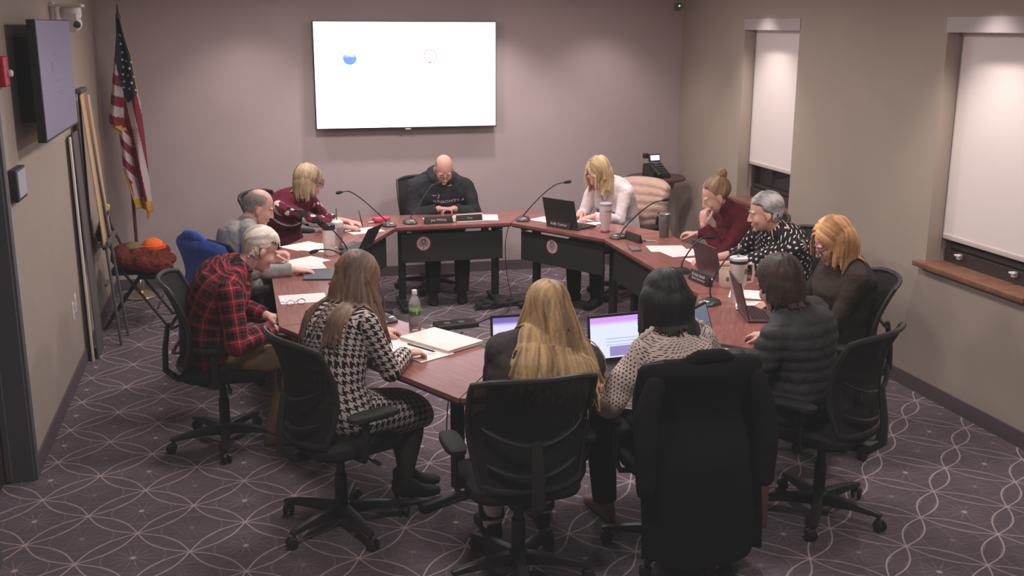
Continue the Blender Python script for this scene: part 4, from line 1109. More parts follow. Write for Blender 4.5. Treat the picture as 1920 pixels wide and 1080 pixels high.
    for s in (-1, 1): ey.m(0).ell((s*.031, .0765, -.001), (.0125, .0125, .0095), MH, 16, 10); ey.m(1).ell((s*.031, .0868, -.003), (.006, .0035, .0055), MH, 12, 8)
    ey.build('eyes', [MT['eyewhite'], MT['iris']], P)
    # ---- garments
    def uvattr(me, segs):
        n_ = len(me.vertices); c = np.empty(n_*3); me.vertices.foreach_get('co', c); c = c.reshape(-1, 3)
        best = np.full(n_, 1e9); out = np.zeros((n_, 3))
        for li, (path, rad, ref) in enumerate(segs):
            acc = 0.
            for a, d in zip(path, path[1:]):
                a_ = np.array(a); ab = np.array(d)-a_; L = np.linalg.norm(ab)
                if L < 1e-6: continue
                t0_ = ((c-a_) @ ab)/(L*L); t = np.clip(t0_, 0, 1); q = a_+t[:, None]*ab; dv = c-q; dist = np.linalg.norm(dv, axis=1)/rad
                tg = ab/L; e1 = np.array(ref)-tg*np.dot(ref, tg); e1 /= np.linalg.norm(e1); e2 = np.cross(tg, e1)
                th = np.arctan2(dv @ e2, dv @ e1)
                mm = dist < best
                rr_ = dist*rad; v_ = acc+(np.clip(t0_, -1.5, 1) if acc == 0 else t)*L
                if li == 0 and len(segs) > 2 and acc+L > .40:
                    k_ = np.clip((v_-.36)/.10, 0, 1); v_ = v_+k_*np.clip(.24-rr_, 0, 1); u_ = th*(rad*(1-k_)+np.minimum(rad, rr_)*k_)
                else: u_ = th*rad
                best[mm] = dist[mm]; out[mm, 0] = u_[mm]; out[mm, 1] = v_[mm]; out[mm, 2] = li
                acc += L
        at_ = me.attributes.new('guv', 'FLOAT_VECTOR', 'POINT'); at_.data.foreach_set('vector', out.astype(np.float32).ravel())
    sp = [tuple(at(t)[0]) for t in (-.1, .1, .3, .5, .7, .85, 1.0)]
    segs = [(sp, .165, (0, 1, 0))]+[([tuple(arms[q]['S']), tuple(arms[q]['E']), tuple(arms[q]['W'])], .058, (0, .3, 1)) for q in 'LR']
    inf = top.get('inf', .012)
    g = MB(); torso(g, inf, top.get('t0', -.14), 1.0, blous=top.get('blous', 0))
    for sd in 'LR':
        A = arms[sd]; f = (1. if sex == 'm' else .87); e_ = top.get('arm', .014); cut = top.get('cut', {}).get(sd, top.get('sleeve', .94))
        g.limb([ps+tgs*.035, ps.lerp(A['S'], .6)+tgs*.012, A['S']], [.058*f+inf, .060*f+inf, .060*f+inf])
        g.limb([Nb+(Nt-Nb)*top.get('trap', .24), ps.lerp(A['S'], .55)+tgs*top.get('shz', .035), A['S']], [nr*.95+inf*.8, .046*f+inf, .058*f+inf])
        cuff = A['E'].lerp(A['W'], cut)
        g.limb([A['S'], A['S'].lerp(A['E'], .5), A['E'], A['E'].lerp(cuff, .4)], [.058*f+inf, .050*f+e_, .044*f+e_*1.15, .043*f+e_])
        g.tube([A['E'].lerp(cuff, .38), cuff], [.043*f+e_, top.get('cuffr', .030*f+e_)], 16)
    if top.get('turtle'): g.tube([Nb, Nt-(Nt-Nb)*.0, Nt+(Nt-Nb).normalized()*.022], [nr*1.3+.012, nr+.013, nr+.013], 18)
    me = remesh(g.mesh(), top.get('vox', .0075), 2)
    if top.get('wr', 1):
        rd = random.Random(hash(key) % 999 if False else sum(map(ord, key)))
        c = np.empty(len(me.vertices)*3); me.vertices.foreach_get('co', c); c = c.reshape(-1, 3)
        nn = np.empty(len(me.vertices)*3); me.vertices.foreach_get('normal', nn); nn = nn.reshape(-1, 3)
        amp = top.get('wr', 1)*.0035; off = 0
        for _ in range(7):
            k = np.array([rd.uniform(-1, 1) for _ in range(3)]); k = k/np.linalg.norm(k)*rd.uniform(22, 60)
            off = off+np.sin(c @ k+rd.uniform(0, 6)+1.5*np.sin(c @ np.array([rd.uniform(-14, 14) for _ in range(3)])))*(30/np.linalg.norm(k))
        if top.get('quilt'): off = off*.5+3.5*np.abs(np.sin(PI*c[:, 2]/top['quilt']))
        c += nn*(off*amp/2)[:, None]; me.vertices.foreach_set('co', c.ravel()); me.update()
    uvattr(me, segs); me.materials.append(top['mat'])
    gar = link(top.get('name', 'shirt'), me, P)
    bvh = BVHTree.FromPolygons([v.co for v in me.vertices], [tuple(f.vertices) for f in me.polygons])
    ctx = dict(P=P, MH=MH, RH=RH, Nb=Nb, Nt=Nt, nr=nr, at=at, bvh=bvh, arms=arms, gar=gar, Xi=Xi, sex=sex, w=w, hs=hs, body=body)
    # lower body
    lm = lg.get('mat'); 
    if lm:
        q = MB()
        hx = .172*w+.014
        q.ell(P0+V((0, .0, -.015)), (hx, .135, .10), None, 24, 14)
        if lg.get('skirt'):
            hips = [LEGS[s][0] for s in 'LR']; kn = [LEGS[s][1] for s in 'LR']; m0 = (hips[0]+hips[1])/2; m1 = (kn[0]+kn[1])/2+V((0, .03, -.03))
            rg = []
            for f in [k/8 for k in range(9)]:
                p = m0.lerp(m1, f); a, d = sm(.20, .175, f), sm(.125, .10, f)
                rg.append([p+V((a*math.copysign(abs(math.cos(z))**.8, math.cos(z)), 0, d*math.sin(z)-.01*f)) for z in [2*PI*k/24 for k in range(24)]])
            q.loft(rg)
        else:
            for sd in 'LR':
                hip, kn, an, fd = LEGS[sd]; fl = lg.get('fit', .014)
                q.limb([hip, hip.lerp(kn, .5), kn, kn.lerp(an, .4)], [.088+fl, .080+fl, .062+fl, .060+fl*.8])
                q.tube([kn.lerp(an, .38), an+V((0, 0, -.005))], [.060+fl*.8, .046+fl], 16)
        m2 = remesh(q.mesh(), .010, 3); uvattr(m2, [([tuple(P0-V((0, .1, 0))), tuple(LEGS['L'][1])], .12, (0, 0, 1)), ([tuple(P0-V((0, .1, 0))), tuple(LEGS['R'][1])], .12, (0, 0, 1))])
        m2.materials.append(lm); link(lg.get('name', 'trousers'), m2, P)
    for sd in 'LR':
        hip, kn, an, fd = LEGS[sd]; z0 = an.z-.085
        rg = []; side_ = V((-fd.y, fd.x, 0)); heel = lg.get('heel', 0)
        base = V((an.x, an.y, z0))
        for y, hw_, zt in ((-.062, .012, .05), (-.058, .030, .07), (-.02, .040, .100), (.04, .040, .098), (.09, .044, .066), (.14, .044, .048), (.175, .036, .040), (.192, .012, .030)):
            lift = heel*max(0, 1-(y+.06)/.16)
            r_ = [base+fd*y+side_*(hw_*math.copysign(abs(math.cos(2*PI*k/18))**.7, math.cos(2*PI*k/18)))+V((0, 0, zt*.5*(1+math.copysign(abs(math.sin(2*PI*k/18))**.7, math.sin(2*PI*k/18)))+lift)) for k in range(18)]
            rg.append(r_)
        sh = MB().loft(rg)
        if heel: sh.tube([base-fd*.045+V((0, 0, heel)), base-fd*.04], [.014, .006], 8)
        sh.build('shoe', lg.get('shoe', MT['black_matte']), P, ang=60)
        if lg.get('sock'): MB().tube([an+V((0, 0, -.03)), an+V((0, -.004, .03)), an+V((0, -.01, .09))], [.046, .047, .05], 16).build('sock', MT['paperblank'], P)
    return ctx

for k in list(SK):
    c = {'fair': (200, 138, 128), 'pink': (194, 132, 124), 'tan': (180, 120, 110)}[k]; SK[k+'_lip'] = skin('lip_'+k, c)

# ---- hair: a scalp shell and individually simulated locks
CE = Vector((0, -.012, .035)); RE = Vector((.079, .099, .092))
def hair(ctx, a, b_, style, n=200, length=.3, rad=.0055, seed=1, cap=True, back=.55, front=.62, capsc=1.05, puff=.004, part=0., spread=.0, nape=-.62, sidebase=-.12, bunat=None, wave=0., facegap=.062, vol=(), solid=.0045, fine=4, sidec=.9):
    paths = []; svs = []
    if style == 'fringe': solid = 0
    P, MH = ctx['P'], ctx['MH']; rng = random.Random(seed); mt = hairmat('hair_'+ctx['gar'].name+str(seed), a, b_)
    MHi = MH.inverted(); R3 = MH.to_3x3().normalized(); g = (R3.inverted() @ Vector((0, 0, -1))).normalized()
    bvh = ctx['bvh']; hs = ctx['hs']; mb = MB(); cols = []
    def colr(n0, v): cols.extend([v]*(len(mb.v)-n0))
    if cap:
        n0 = len(mb.v); off = Vector((0, -.016, .010)); vs = []; NA, NB_ = 40, 20
        mb.ell(CE+off, (RE.x*capsc, RE.y*capsc, RE.z*capsc), MH, 36, 22); colr(n0, .35)
    vols = list(vol)
    if cap: vols.append(((CE.x, CE.y-.016, CE.z+.010), (RE.x*capsc, RE.y*capsc, RE.z*capsc)))
    for vc, vr in vol:
        n0 = len(mb.v); mb.ell(vc, vr, MH, 30, 20); colr(n0, .35)
    def tang(p, d):
        q = Vector(((p.x-CE.x)/RE.x**2, (p.y-CE.y)/RE.y**2, (p.z-CE.z)/RE.z**2)).normalized()
        return d-q*d.dot(q)
    cnt = 0; tries = 0
    while cnt < n and tries < n*60:
        tries += 1
        z = rng.uniform(-.75, 1); ph = rng.uniform(0, 2*PI); r = math.sqrt(1-z*z); d = Vector((r*math.cos(ph), r*math.sin(ph), z))
        if d.y > .28 and d.z < front: continue
        if d.y > -.25 and d.z < sidebase: continue
        if d.z < nape: continue
        if style == 'fringe' and (d.z > .28 or d.y > .42): continue
        p = CE+Vector((d.x*RE.x, d.y*RE.y, d.z*RE.z))*(1.02+rng.uniform(0, puff*12))
        side = (1 if p.x-part > 0 else -1)
        layer = rng.uniform(0, 1); th = .02+puff*14*layer
        if bunat is not None: L = 1.; 
        else: L = length*rng.uniform(.82, 1.05)
        step = .012 if length > .12 else .008
        for vc, vr in vols:
            q = Vector(((p.x-vc[0])/vr[0], (p.y-vc[1])/vr[1], (p.z-vc[2])/vr[2]))
            if .05 < q.length < 1.0: q = q.normalized(); p = Vector((vc[0]+q.x*vr[0], vc[1]+q.y*vr[1], vc[2]+q.z*vr[2]))
        pts = [MH @ p]; vel = Vector((0, 0, 0)); k = 0; dist = 0
        wob = Vector((rng.uniform(-1, 1), rng.uniform(-1, 1), rng.uniform(-1, 1)))*.16; wp = rng.uniform(0, 6)
        free = False
        while dist < L and k < 90:
            k += 1
            lp = MHi @ pts[-1]
            if bunat is not None:
                to = bunat-lp
                if to.length < .02: break
                dr = tang(lp, to).normalized()
            else:
                q = Vector(((lp.x-CE.x)/RE.x, (lp.y-CE.y)/RE.y, (lp.z-CE.z)/RE.z))
                onh = q.length < 1.25 and q.z > -.35
                if style in ('short', 'fringe'): f = Vector((side*.25*(q.z > .3), -back, -.75))+wob
                else:
                    f = Vector((side*sidec*max(0, q.z)*(1 if lp.y > -.09 else .4), -back*(1 if q.z > -.1 else .2), 0))+g*.9+wob*.6
                dr = tang(lp, f).normalized() if onh else (g+wob*.35+Vector((0, 0, 0))).normalized()
                if not onh and wave: dr = (dr+Vector((math.sin(wp+dist*wave), math.cos(wp*1.3+dist*wave), 0))*.35).normalized()
            lp2 = lp+dr*(step/hs)
            q = Vector(((lp2.x-CE.x)/RE.x, (lp2.y-CE.y)/RE.y, (lp2.z-CE.z)/RE.z)); m_ = 1.03+th
            if q.length < m_ and q.z > -.55: q = q.normalized()*m_; lp2 = CE+Vector((q.x*RE.x, q.y*RE.y, q.z*RE.z))
            for vc, vr in vols:
                q = Vector(((lp2.x-vc[0])/vr[0], (lp2.y-vc[1])/vr[1], (lp2.z-vc[2])/vr[2]))
                if .05 < q.length < 1.01+th*.5 and q.z > -.8: q = q.normalized()*(1.01+th*.5); lp2 = Vector((vc[0]+q.x*vr[0], vc[1]+q.y*vr[1], vc[2]+q.z*vr[2]))
            if lp2.y > .03 and lp2.z < .055 and abs(lp2.x) < facegap: lp2.x = math.copysign(facegap, lp2.x if abs(lp2.x) > .004 else side)
            if lp2.z < .0 and abs(lp2.x) < .062 and lp2.y > -.06+.0 and lp2.y < .03: lp2.x = math.copysign(.062, lp2.x if abs(lp2.x) > .004 else side)
            wpnt = MH @ lp2
            loc, nrm, idx, dd = bvh.find_nearest(wpnt, .12)
            if loc is not None:
                gap = rad*.8+.010*layer
                if (wpnt-loc).dot(nrm) < gap:
                    wpnt = loc+nrm*gap; wpnt.x = pts[-1].x*.9+wpnt.x*.1+(pts[0].x-MH.translation.x)*spread+wob.x*spread*.25
            dist += (wpnt-pts[-1]).length if (wpnt-pts[-1]).length > .001 else step
            pts.append(wpnt)
        if len(pts) < 4: continue
        if len(pts) > 14: pts = pts[::2]+([pts[-1]] if len(pts) % 2 == 0 else [])
        m_ = len(pts); rr = [rad*hs*(.55+.45*min(1, 4*i/m_))*(1 if i < m_*.7 else max(.25, 1-(i-m_*.7)/(m_*.3)*.8)) for i in range(m_)]
        n0 = len(mb.v); az = math.atan2(d.x, d.z+.4)*1.0+d.y*.35
        sv = .5+.22*math.sin(az*7+seed)+.18*math.sin(az*17+seed*2)+.14*math.sin(az*41+seed*3)+.10*math.sin(az*83)+rng.uniform(-.06, .06)
        if not solid: sv = rng.random()
        if solid: rr = [max(q*1.35, solid*.95) for q in rr]
        mb.tube(pts, rr, 6, flat=.8); colr(n0, min(1, max(0, sv))); cnt += 1; paths.append(pts); svs.append(min(1, max(0, sv)))
    if bunat is not None:
        n0 = len(mb.v); c = bunat*1.0+Vector((0, -.03, .028))
        mb.ell(c, (.036, .036, .034), MH, 20, 12); colr(n0, .4)
        for k in range(16):
            n0 = len(mb.v); ax = rng.uniform(0, PI); t_ = rng.uniform(-.6, .6); pts = []
            X3 = Euler((rng.uniform(0, 3), rng.uniform(0, 3), rng.uniform(0, 3))).to_matrix()
            for i in range(12):
                q = i/11*PI*1.4; pts.append(MH @ (c+X3 @ Vector((.036*math.cos(q), .036*math.sin(q), t_*.02))))
            mb.tube(pts, [.005*hs]*12, 6); colr(n0, rng.random())
    if solid:
        # melt the locks into one mass that keeps their flow, then lay a few fine strands over it
        me = remesh(mb.mesh(), solid, 3, .6)
        kd = KDTree(len(mb.v))
        kd.balance(); kpts = []
        for pts, sv in zip(paths, svs):
            for p0, p1 in zip(pts, pts[1:]):
                nk = max(1, int((p1-p0).length/.006))
                for j in range(nk): kpts.append((p0.lerp(p1, j/nk), sv))
        kd = KDTree(len(kpts)); cols = [q[1] for q in kpts]
        for i, q in enumerate(kpts): kd.insert(q[0], i)
        kd.balance()
        cl = []
        for v in me.vertices:
            hit = kd.find_n(v.co, 10); w_ = [1/(h_[2]+.002) for h_ in hit]
            cl.append(sum(cols[min(h_[1], len(cols)-1)]*q for h_, q in zip(hit, w_))/sum(w_))
        mb2 = MB(); mb2.v = [tuple(v.co) for v in me.vertices]; mb2.f = [tuple(f.vertices) for f in me.polygons]; mb2.mi = [0]*len(mb2.f); mb = mb2; cols = cl
        bpy.data.meshes.remove(me)
        for pts, sv in list(zip(paths, svs))[::fine]:
            n0 = len(mb.v); mb.tube([p+Vector((rng.uniform(-1, 1), rng.uniform(-1, 1), rng.uniform(0, 1)))*.0015 for p in pts], [.0014*hs]*(len(pts)-1)+[.0006], 5); colr(n0, sv)
    o = mb.build('hair', mt, P, ang=80)
    at_ = o.data.attributes.new('hcol', 'FLOAT_VECTOR', 'POINT')
    arr = np.zeros((len(o.data.vertices), 3), np.float32); m_ = min(len(cols), len(arr)); arr[:m_, 0] = cols[:m_]
    at_.data.foreach_set('vector', arr.ravel())
    return o
def brows(ctx, c, th=.003):
    b = MB()
    for s in (-1, 1): b.tube([(s*.014, .0945, .024), (s*.030, .0935, .030), (s*.048, .083, .026)], [th, th*1.1, th*.5], 8, ctx['MH'])
    b.build('eyebrows', M('brow_'+str(c[0]), c, .8), ctx['P'])
def specs(ctx, c=(30, 28, 30), r=.024):
    b = MB(); X = ctx['MH']
    for s in (-1, 1):
        b.tube([(s*.033+r*1.15*math.cos(q), .106-.012*abs(math.cos(q)) if math.cos(q)*s > 0 else .106, .0-.002+r*.8*math.sin(q)) for q in [2*PI*k/20 for k in range(21)]], .0022, 6, X)
        b.tube([(s*.060, .094, .006), (s*.079, .05, .010), (s*.083, -.005, .004)], .002, 6, X)
    b.tube([(-.008, .108, .004), (0, .112, .007), (.008, .108, .004)], .002, 6, X)
    b.build('eyeglasses', M('spectacle_frame', c, .35), ctx['P'])
def chest_pts(ctx, s):
    """ray onto the front of the garment, from chest coordinates"""
    p, tg, lat, dp = ctx['at'](s[1]); o = p+lat*s[0]
    loc, n, i, d = ctx['bvh'].ray_cast(o, dp, 1.)
    return (loc+dp*.004) if loc is not None else p+dp*.16
def project(ctx, me, name, m_, ox, ot, scale_t=.52):
    for v in me.vertices:
        x, y, z = v.co; v.co = chest_pts(ctx, (-(ox+x), ot+y/scale_t))
    me.materials.append(m_); return link(name, me, ctx['P'])

def stubble(ctx, m_, top=.30, frontlim=.30, low=-.60):
    """close-cropped hair as a tint of the scalp itself"""
    me = ctx['body'].data; k = len(me.materials); me.materials.append(m_); MHi = ctx['MH'].inverted()
    for f in me.polygons:
        p = MHi @ f.center
        if abs(p.x) > .14 or abs(p.y) > .16 or abs(p.z) > .16: continue
        d = Vector(((p.x-CE.x)/RE.x, (p.y-CE.y)/RE.y, (p.z-CE.z)/RE.z))
        if d.length > 1.25 or d.length < .8: continue
        if d.z > top+.06*math.sin(9*d.x) or d.y > frontlim or d.z < low: continue
        if d.y > -.25 and d.z < .02: continue
        if abs(p.x) > .076 and d.z < .1 and d.y > -.3: continue
        f.material_index = k
DK = fabric('dark_trousers', (44, 42, 46), .1); KH = fabric('khaki_trousers', (132, 110, 82), .08)
JN = fabric('dark_jeans', (46, 48, 58), .12)
def H_(w, d=None, curl=22, **k):
    r = dict(w=w, curl=curl, **k)
    if d: r['d'] = d
    return r
# left side, back
p1 = person('p1', 'balding person in grey sweater at left table, in right profile, hand on tablet', (-.04, 7.34), 10, (.102, 7.42, 1.135), 6, 24,
    {'R': H_((.30, 7.02, .775), (1, .02, -.08), 18), 'L': H_((.18, 7.46, .80), (.9, -.2, .1), 55)},
    dict(mat=fabric('heather_grey_knit', (150, 146, 142), .12, .006, 40), inf=.016, name='sweater'), dict(mat=DK), 'm', 1.08, 'pink')
stubble(p1, M('grey_stubble', (150, 136, 130), .8, var=.2, vscale=150), .62, .35)
hair(p1, (116, 106, 103), (170, 160, 155), 'fringe', 500, .016, .0014, 1, cap=False, puff=.0003, nape=-.6, sidebase=.02)
brows(p1, (96, 84, 78))
p2 = person('p2', 'person with blond bob and glasses in maroon patterned jersey, writing', (.31, 8.84), -32, (.520, 8.60, 1.135), 18, 16,
    {'R': H_((.80, 8.47, .775), (1, .1, -.1), 42), 'L': H_((.84, 8.72, .775), (.9, -.5, -.1), 35)},
    dict(mat=jersey(), inf=.016, name='jersey', cut={'L': .5}, blous=.01), dict(mat=DK), 'f', 1.08, 'fair')
hair(p2, (110, 92, 70), (186, 162, 128), 'bob', 700, .145, .0042, 2, back=.35, facegap=.066, vol=[((0, -.034, -.012), (.094, .088, .105))])
specs(p2)
p3 = person('p3', 'bald person in dark hooded sweatshirt at the head table, hands clasped', (1.70, 9.38), -90, (1.712, 9.135, 1.13), -93, 40,
    {'R': H_((1.665, 9.135, .785), (1, .0, -.05), 45, pole=(.8, -.2, -.6)), 'L': H_((1.80, 9.145, .78), (-1, -.1, -.05), 45, pole=(-.8, -.2, -.6))},
    dict(mat=fabric('charcoal_navy_fleece', (48, 49, 54), .1, .008, 60), inf=.024, arm=.026, name='hooded_sweatshirt', wr=1.3, drop=.05, shz=.005), dict(mat=DK, fL=(.2, 1, 0)), 'm', 1.34, 'tan')
stubble(p3, M('brown_stubble', (128, 104, 92), .8, var=.2, vscale=150), .42, .3)
hair(p3, (92, 80, 74), (120, 104, 96), 'fringe', 300, .010, .0012, 3, cap=False, puff=.0002, nape=-.6, sidebase=.02)
brows(p3, (80, 66, 60)); specs(p3, (50, 44, 44))
b = MB(); Nb, Nt = p3['Nb'], p3['Nt']
for k in range(9):
    a = R(-60+300*k/8-0); 
c_ = Nb+(Nt-Nb)*.15
b.limb([c_+Vector((.10*math.sin(q), -.02-.10*math.cos(q)*1.1, .015+.045*math.cos(q))) for q in [R(-150+300*k/12) for k in range(13)]], [.02]+[.034]*3+[.045]*5+[.034]*3+[.02])
b.ell(c_+Vector((0, -.13, .0)), (.10, .05, .08)).ell(c_+Vector((0, .055, -.03)), (.075, .035, .045))
link('hood', remesh(b.mesh(), .01, 3), p3['P']).data.materials.append(p3['gar'].data.materials[0])
GW = M('print_grey_white', (186, 180, 182), .7)
def tess(me):
    bm = bmesh.new(); bm.from_mesh(me); bmesh.ops.triangulate(bm, faces=bm.faces); bmesh.ops.subdivide_edges(bm, edges=bm.edges, cuts=1); bm.to_mesh(me); bm.free(); return me
project(p3, tess(text_mesh('KNIGHTS', .058, 0)), 'lettering', GW, -.035*-1, .70)
q = MB().add([(-.028, .004, 0), (-.022, -.006, 0), (-.012, -.009, 0), (.03, .012, 0), (-.008, -.001, 0), (-.018, -.0005, 0)], [(0, 1, 2, 3, 4, 5)]); project(p3, tess(q.mesh()), 'swoosh_mark', GW, -.07, .86)
q = MB().add([(-.012, -.02, 0), (.016, -.012, 0), (.004, .024, 0)], [(0, 1, 2)]); project(p3, tess(q.mesh()), 'sleeve_mark', GW, .185, .70)
MB().tube([chest_pts(p3, (.035, .88)), chest_pts(p3, (.04, .82)), chest_pts(p3, (.043, .80)), chest_pts(p3, (.046, .785))], .0035, 8).build('drawstring', GW, p3['P'])
# right side, back
p4 = person('p4', 'person with straight blond hair in white sweater typing at dark laptop', (3.20, 8.79), 212, (2.945, 8.595, 1.13), 208, 34,
    {'R': H_((2.80, 8.60, .785), (-.85, -.4, -.1), 30), 'L': H_((2.86, 8.46, .785), (-.9, -.25, -.1), 30)},
    dict(mat=fabric('white_cotton_knit', (228, 212, 212), .05, .006, 50), inf=.016, name='sweater', blous=.012), dict(mat=JN), 'f', 1.12, 'fair')
hair(p4, (150, 122, 88), (214, 186, 144), 'bob', 700, .20, .0042, 4, back=.30, part=.01, facegap=.068, puff=.006, vol=[((0, -.034, -.022), (.096, .086, .118))])
q = MB(); q.add([], [])
dkp = M('print_charcoal', (92, 84, 90), .7)
MB().tube([chest_pts(p4, (x, .42+.025*math.sin(x*60)+.012*x)) for x in [k*.008-.05 for k in range(13)]], .005, 6).build('chest_print', dkp, p4['P'])
MB().tube([chest_pts(p4, (x, .36-.01*math.sin(x*40))) for x in [k*.008-.05 for k in range(13)]], .004, 6).build('chest_print', dkp, p4['P'])
MB().tube([p4['Nb']+Vector((-.05, .02, .0)), chest_pts(p4, (-.03, .92)), chest_pts(p4, (0, .80)), chest_pts(p4, (.03, .92)), p4['Nb']+Vector((.05, .02, 0))], .003, 6).build('necklace', MT['steel'], p4['P'])
p5 = person('p5', 'person with hair in a high bun and maroon turtleneck, hand at mouth', (3.58, 7.15), 184, (3.32, 7.06, 1.152), 170, 26,
    {'R': H_((3.36, 7.46, .80), (-.75, .35, .05), 38), 'L': H_((3.215, 7.02, .955), (-.0, .2, .95), 40, n=(-.9, -.3, .1), pole=(-.3, .2, -1))},
    dict(mat=fabric('maroon_knit', (96, 36, 46), .12, .008, 50), inf=.013, name='turtleneck', turtle=True), dict(mat=DK), 'f', .98, 'fair')
hair(p5, (112, 84, 62), (176, 140, 106), 'bun', 560, 1, .0032, 5, solid=.004, bunat=Vector((0, -.075, .105)), capsc=1.03, puff=.001)
p6 = person('p6', 'person with short silver hair in black and white polka dot top', (3.53, 6.40), 184, (3.31, 6.29, 1.163), 163, 14,
    {'R': H_((3.12, 6.70, .775), (-.95, .1, -.05), 30), 'L': H_((3.13, 6.50, .775), (-1, .25, -.05), 35)},
    dict(mat=dots('black_white_dotted_blouse', (38, 34, 38), (222, 208, 204), .040, .17), inf=.018, name='blouse', sleeve=.42, blous=.02, arm=.024, wr=1.2), dict(mat=DK), 'f', 1.16, 'fair')
hair(p6, (104, 98, 96), (186, 178, 174), 'short', 900, .045, .003, 6, solid=.004, back=.7, capsc=1.03, puff=.003, nape=-.7)
brows(p6, (130, 116, 110))
p7 = person('p7', 'auburn-haired person with glasses and dark brown top near right wall', (3.27, 5.28), 172, (3.19, 5.245, 1.178), 168, 32,
    {'R': H_((2.98, 5.50, .78), (-.9, -.2, -.1), 28), 'L': H_((2.95, 5.22, .78), (-.9, .3, -.1), 28, pole=(-.4, -.5, -.8))},
    dict(mat=fabric('dark_brown_knit', (58, 48, 42), .1, .008, 50), inf=.018, name='sweater', blous=.015), dict(mat=DK), 'f', 1.15, 'fair')
hair(p7, (146, 96, 60), (222, 172, 116), 'bob', 800, .165, .0042, 7, back=.75, sidec=.6, facegap=.066, puff=.006, part=-.01, vol=[((0, -.040, -.015), (.104, .094, .118))])
specs(p7, (70, 50, 50)); brows(p7, (120, 84, 62))
# front
p8 = person('p8', 'person with short dark brown hair in dark quilted jacket, seen from behind', (2.59, 4.46), 118, (2.485, 4.545, 1.13), 106, 20,
    {'L': H_((2.30, 4.62, .785), (-.5, .85, -.1), 28), 'R': H_((2.62, 4.86, .785), (-.6, .7, -.1), 28)},
    dict(mat=fabric('dark_quilted_nylon', (62, 62, 62), .08, .006, 40, .6), inf=.024, arm=.026, name='quilted_jacket', quilt=.055, wr=1.), dict(mat=DK), 'f', 1.14, 'fair')
hair(p8, (40, 30, 28), (80, 56, 46), 'short', 900, .07, .0034, 8, back=.55, capsc=1.20, puff=.007, nape=-.85, sidebase=.0, vol=[((0, -.045, .0), (.098, .092, .105))])
p9 = person('p9', 'person with black bobbed hair in cream dotted blouse, seen from behind', (1.83, 4.20), 92, (1.79, 4.275, 1.163), 80, 22,
    {'L': H_((1.60, 4.36, .70), (.25, .95, -.1), 25, pole=(-.7, -.5, -.5)), 'R': H_((1.98, 4.50, .785), (-.2, .97, -.1), 28)},
    dict(mat=dots('cream_black_dotted_blouse', (206, 186, 176), (62, 46, 46), .0165, .22, 1.25), inf=.016, name='blouse', blous=.018, arm=.024, wr=1.3), dict(mat=DK, kL=(-.2, .42), aL=(-.17, .40), fL=(-.1, 1, 0), shoe=M('tan_shoe', (150, 122, 92), .6)), 'f', .98, 'tan')
hair(p9, (14, 13, 14), (30, 27, 27), 'bob', 800, .155, .0042, 9, back=.45, puff=.006, capsc=1.12, facegap=.068, vol=[((0, -.036, -.012), (.114, .102, .112))])
for s in (-1, 1):
    pt = []
    for k in range(9):
        p, tg, lat, dp = p9['at'](.985-.012*k); o = p+lat*(s*(.062+.0125*k))
        loc, n, i, d = p9['bvh'].find_nearest(o+tg*.08-dp*.02); pt.append(loc+n*.004+Vector((0, 0, .004*(k % 2))))
    MB().tube(pt, [.010, .013, .010, .013, .010, .013, .010, .013, .008], 8).build('shoulder_ruffle', M('ruffle_cream', (206, 190, 182), .8), p9['P'])
p10 = person('p10', 'person with very long blond hair in dark sweater, front centre, from behind', (1.17, 4.22), 88, (1.25, 4.28, 1.148), 84, 18,
    {'L': H_((1.16, 4.60, .79), (.2, .95, -.1), 28), 'R': H_((1.40, 4.62, .79), (-.1, .98, -.1), 28)},
    dict(mat=fabric('charcoal_sweater', (74, 66, 67), .1, .008, 50), inf=.028, arm=.03, name='sweater', blous=.02), dict(mat=JN, aL=(-.12, .30), aR=(.14, .36), sock=1), 'f', 1.3, 'fair')
hair(p10, (118, 90, 64), (206, 170, 122), 'long', 1000, .47, .0040, 10, back=.6, puff=.004, part=.015, wave=5, nape=-.85, spread=.027)
p11 = person('p11', 'person with long brown hair in black and white houndstooth dress, writing', (.38, 4.83), 38, (.512, 4.985, 1.165), 40, 28,
    {'R': H_((.735, 5.00, .785), (.93, .25, -.1), 45), 'L': H_((.66, 5.42, .785), (.9, .3, -.1), 35)},
    dict(mat=houndstooth(), inf=.016, name='dress_top', arm=.014, wr=.8), dict(mat=houndstooth(), skirt=True, name='skirt', heel=.05, h=.13, kL=(-.06, .44), kR=(.10, .44), aL=(.05, .40), aR=(.14, .30), fL=(.4, 1, 0), fR=(.4, 1, 0)), 'f', 1.02, 'fair')
p11['body'].data.materials.append(fabric('dark_tights', (60, 50, 48), .05))
for f in p11['body'].data.polygons:
    if f.center.z < .5 and f.center.y > .1: f.material_index = 2
hair(p11, (78, 58, 50), (138, 106, 84), 'long', 1300, .42, .0042, 11, back=.75, puff=.004, part=.01, wave=4, sidec=.35, nape=-.85, spread=.01, vol=[((0, -.055, -.05), (.084, .07, .12))])
p12 = person('p12', 'white-haired person in red and black plaid shirt, left front, looking down', (-.20, 6.03), 2, (.076, 5.965, 1.142), 20, 34,
    {'R': H_((.13, 5.86, .705), (.95, .2, -.15), 40, pole=(.5, -.4, -.8)), 'L': H_((.105, 6.13, .71), (.9, -.3, -.1), 40, pole=(-.6, -.4, -.8))},
    dict(mat=plaid(), inf=.020, arm=.022, name='flannel_shirt', blous=.012, wr=1.2, t0=-.155), dict(mat=KH, aL=(-.10, .34), aR=(.12, .30), shoe=M('brown_shoe', (112, 96, 80), .7)), 'm', 1.16, 'pink')
hair(p12, (168, 152, 138), (238, 226, 212), 'short', 900, .05, .0030, 12, cap=False, puff=.0012, nape=-.68, sidebase=.0, front=.52, solid=.0036, back=.8, fine=9999)
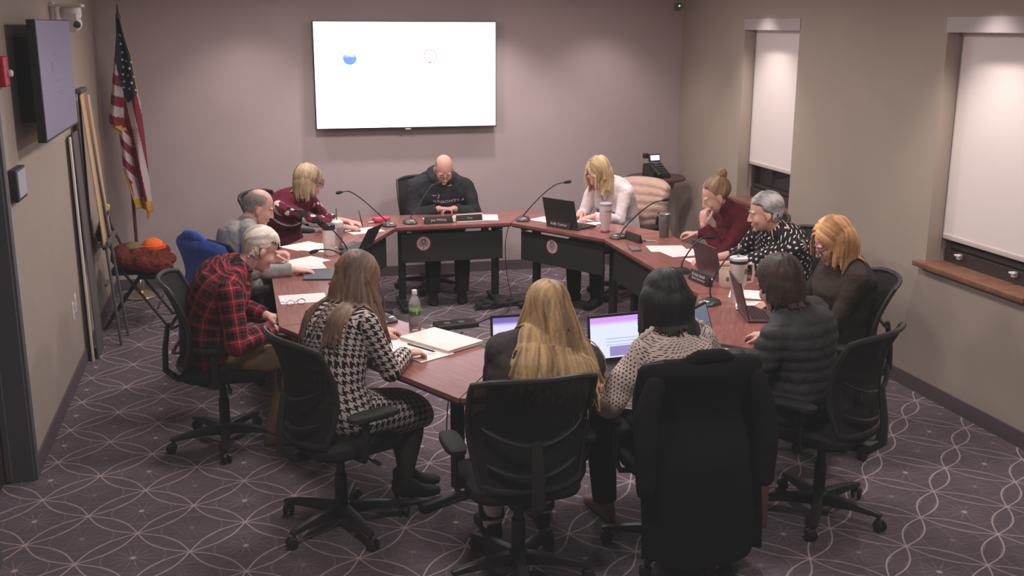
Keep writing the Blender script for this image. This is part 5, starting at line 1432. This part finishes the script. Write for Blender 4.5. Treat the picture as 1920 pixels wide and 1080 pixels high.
cl = MB(); c_ = p12['Nb']-(p12['Nt']-p12['Nb'])*.06
cl.tube([c_+Vector((.078*math.sin(q), .005-.078*math.cos(q), .012+.016*math.cos(q))) for q in [R(-140+280*k/16) for k in range(17)]], .020, 10, flat=.6)
me = cl.build('collar', plaid(), p12['P'])
at_ = me.data.attributes.new('guv', 'FLOAT_VECTOR', 'POINT')
for v, d in zip(me.data.vertices, at_.data): d.vector = (v.co.x+v.co.y, v.co.z, 0)
# the sheet of paper held up by the person in turtleneck is left on the table

# ------------------------------------------------------------------ lights
def lamp(kind, name, loc, power, col=(1, .915, .90), size=.3, rot=(0, 0, 0), spot=None, blend=.5):
    l = bpy.data.lights.new(name, kind); l.energy = power; l.color = col
    if kind == 'AREA': l.shape = 'DISK'; l.size = size
    else: l.shadow_soft_size = size
    if spot: l.spot_size = R(spot); l.spot_blend = blend
    o = bpy.data.objects.new(name, l); COL.objects.link(o); o.location = loc; o.rotation_euler = rot
    return o
for i, (x, y, p) in enumerate(((.4, 3.2, 22), (2.6, 2.8, 21), (.7, 5.6, 28), (2.3, 5.4, 28), (.6, 8.0, 34), (2.4, 7.8, 31))):
    lamp('AREA', 'ceiling_downlight', (x, y, ZC-.02), p, size=.5)
for x, p in ((.1, 28), (1.2, 58), (2.3, 60), (3.4, 34)):
    lamp('SPOT', 'wall_washer', (x, 9.42, ZC-.03), p, (1, .87, .87), .06, (0, 0, 0), 104, .8)
for y, p in ((8.22, 72), (5.42, 80)):
    lamp('SPOT', 'window_downlight', (3.98, y, ZC-.02), p, (1, .90, .86), .05, (0, R(6), 0), 92, .7)
w = bpy.data.worlds.new('world'); w.use_nodes = True; scene.world = w
w.node_tree.nodes['Background'].inputs[0].default_value = (.02, .022, .03, 1)

# ------------------------------------------------------------------ camera
cam = bpy.data.cameras.new('camera'); co = bpy.data.objects.new('camera', cam); COL.objects.link(co)
F, PT, RO, YAW = 2001.3, .2418, .0033, R(14.3)
cam.sensor_width = 36; cam.lens = 36*F/1920; cam.clip_start = .05
co.matrix_world = Matrix.Translation((0, 0, 2.355)) @ Matrix.Rotation(-YAW, 4, 'Z') @ Matrix.Rotation(PI/2-PT, 4, 'X') @ Matrix.Rotation(RO, 4, 'Z')
scene.camera = co
scene.view_settings.view_transform = 'Standard'; scene.view_settings.look = 'None'
scene.view_settings.exposure = 0.0

# the camera's own lifted black level
vs_ = scene.view_settings; vs_.use_curve_mapping = True
cm = vs_.curve_mapping; cu = cm.curves[3]
cu.points[0].location = (0, .0105); cu.points[1].location = (1, 1); cm.update()
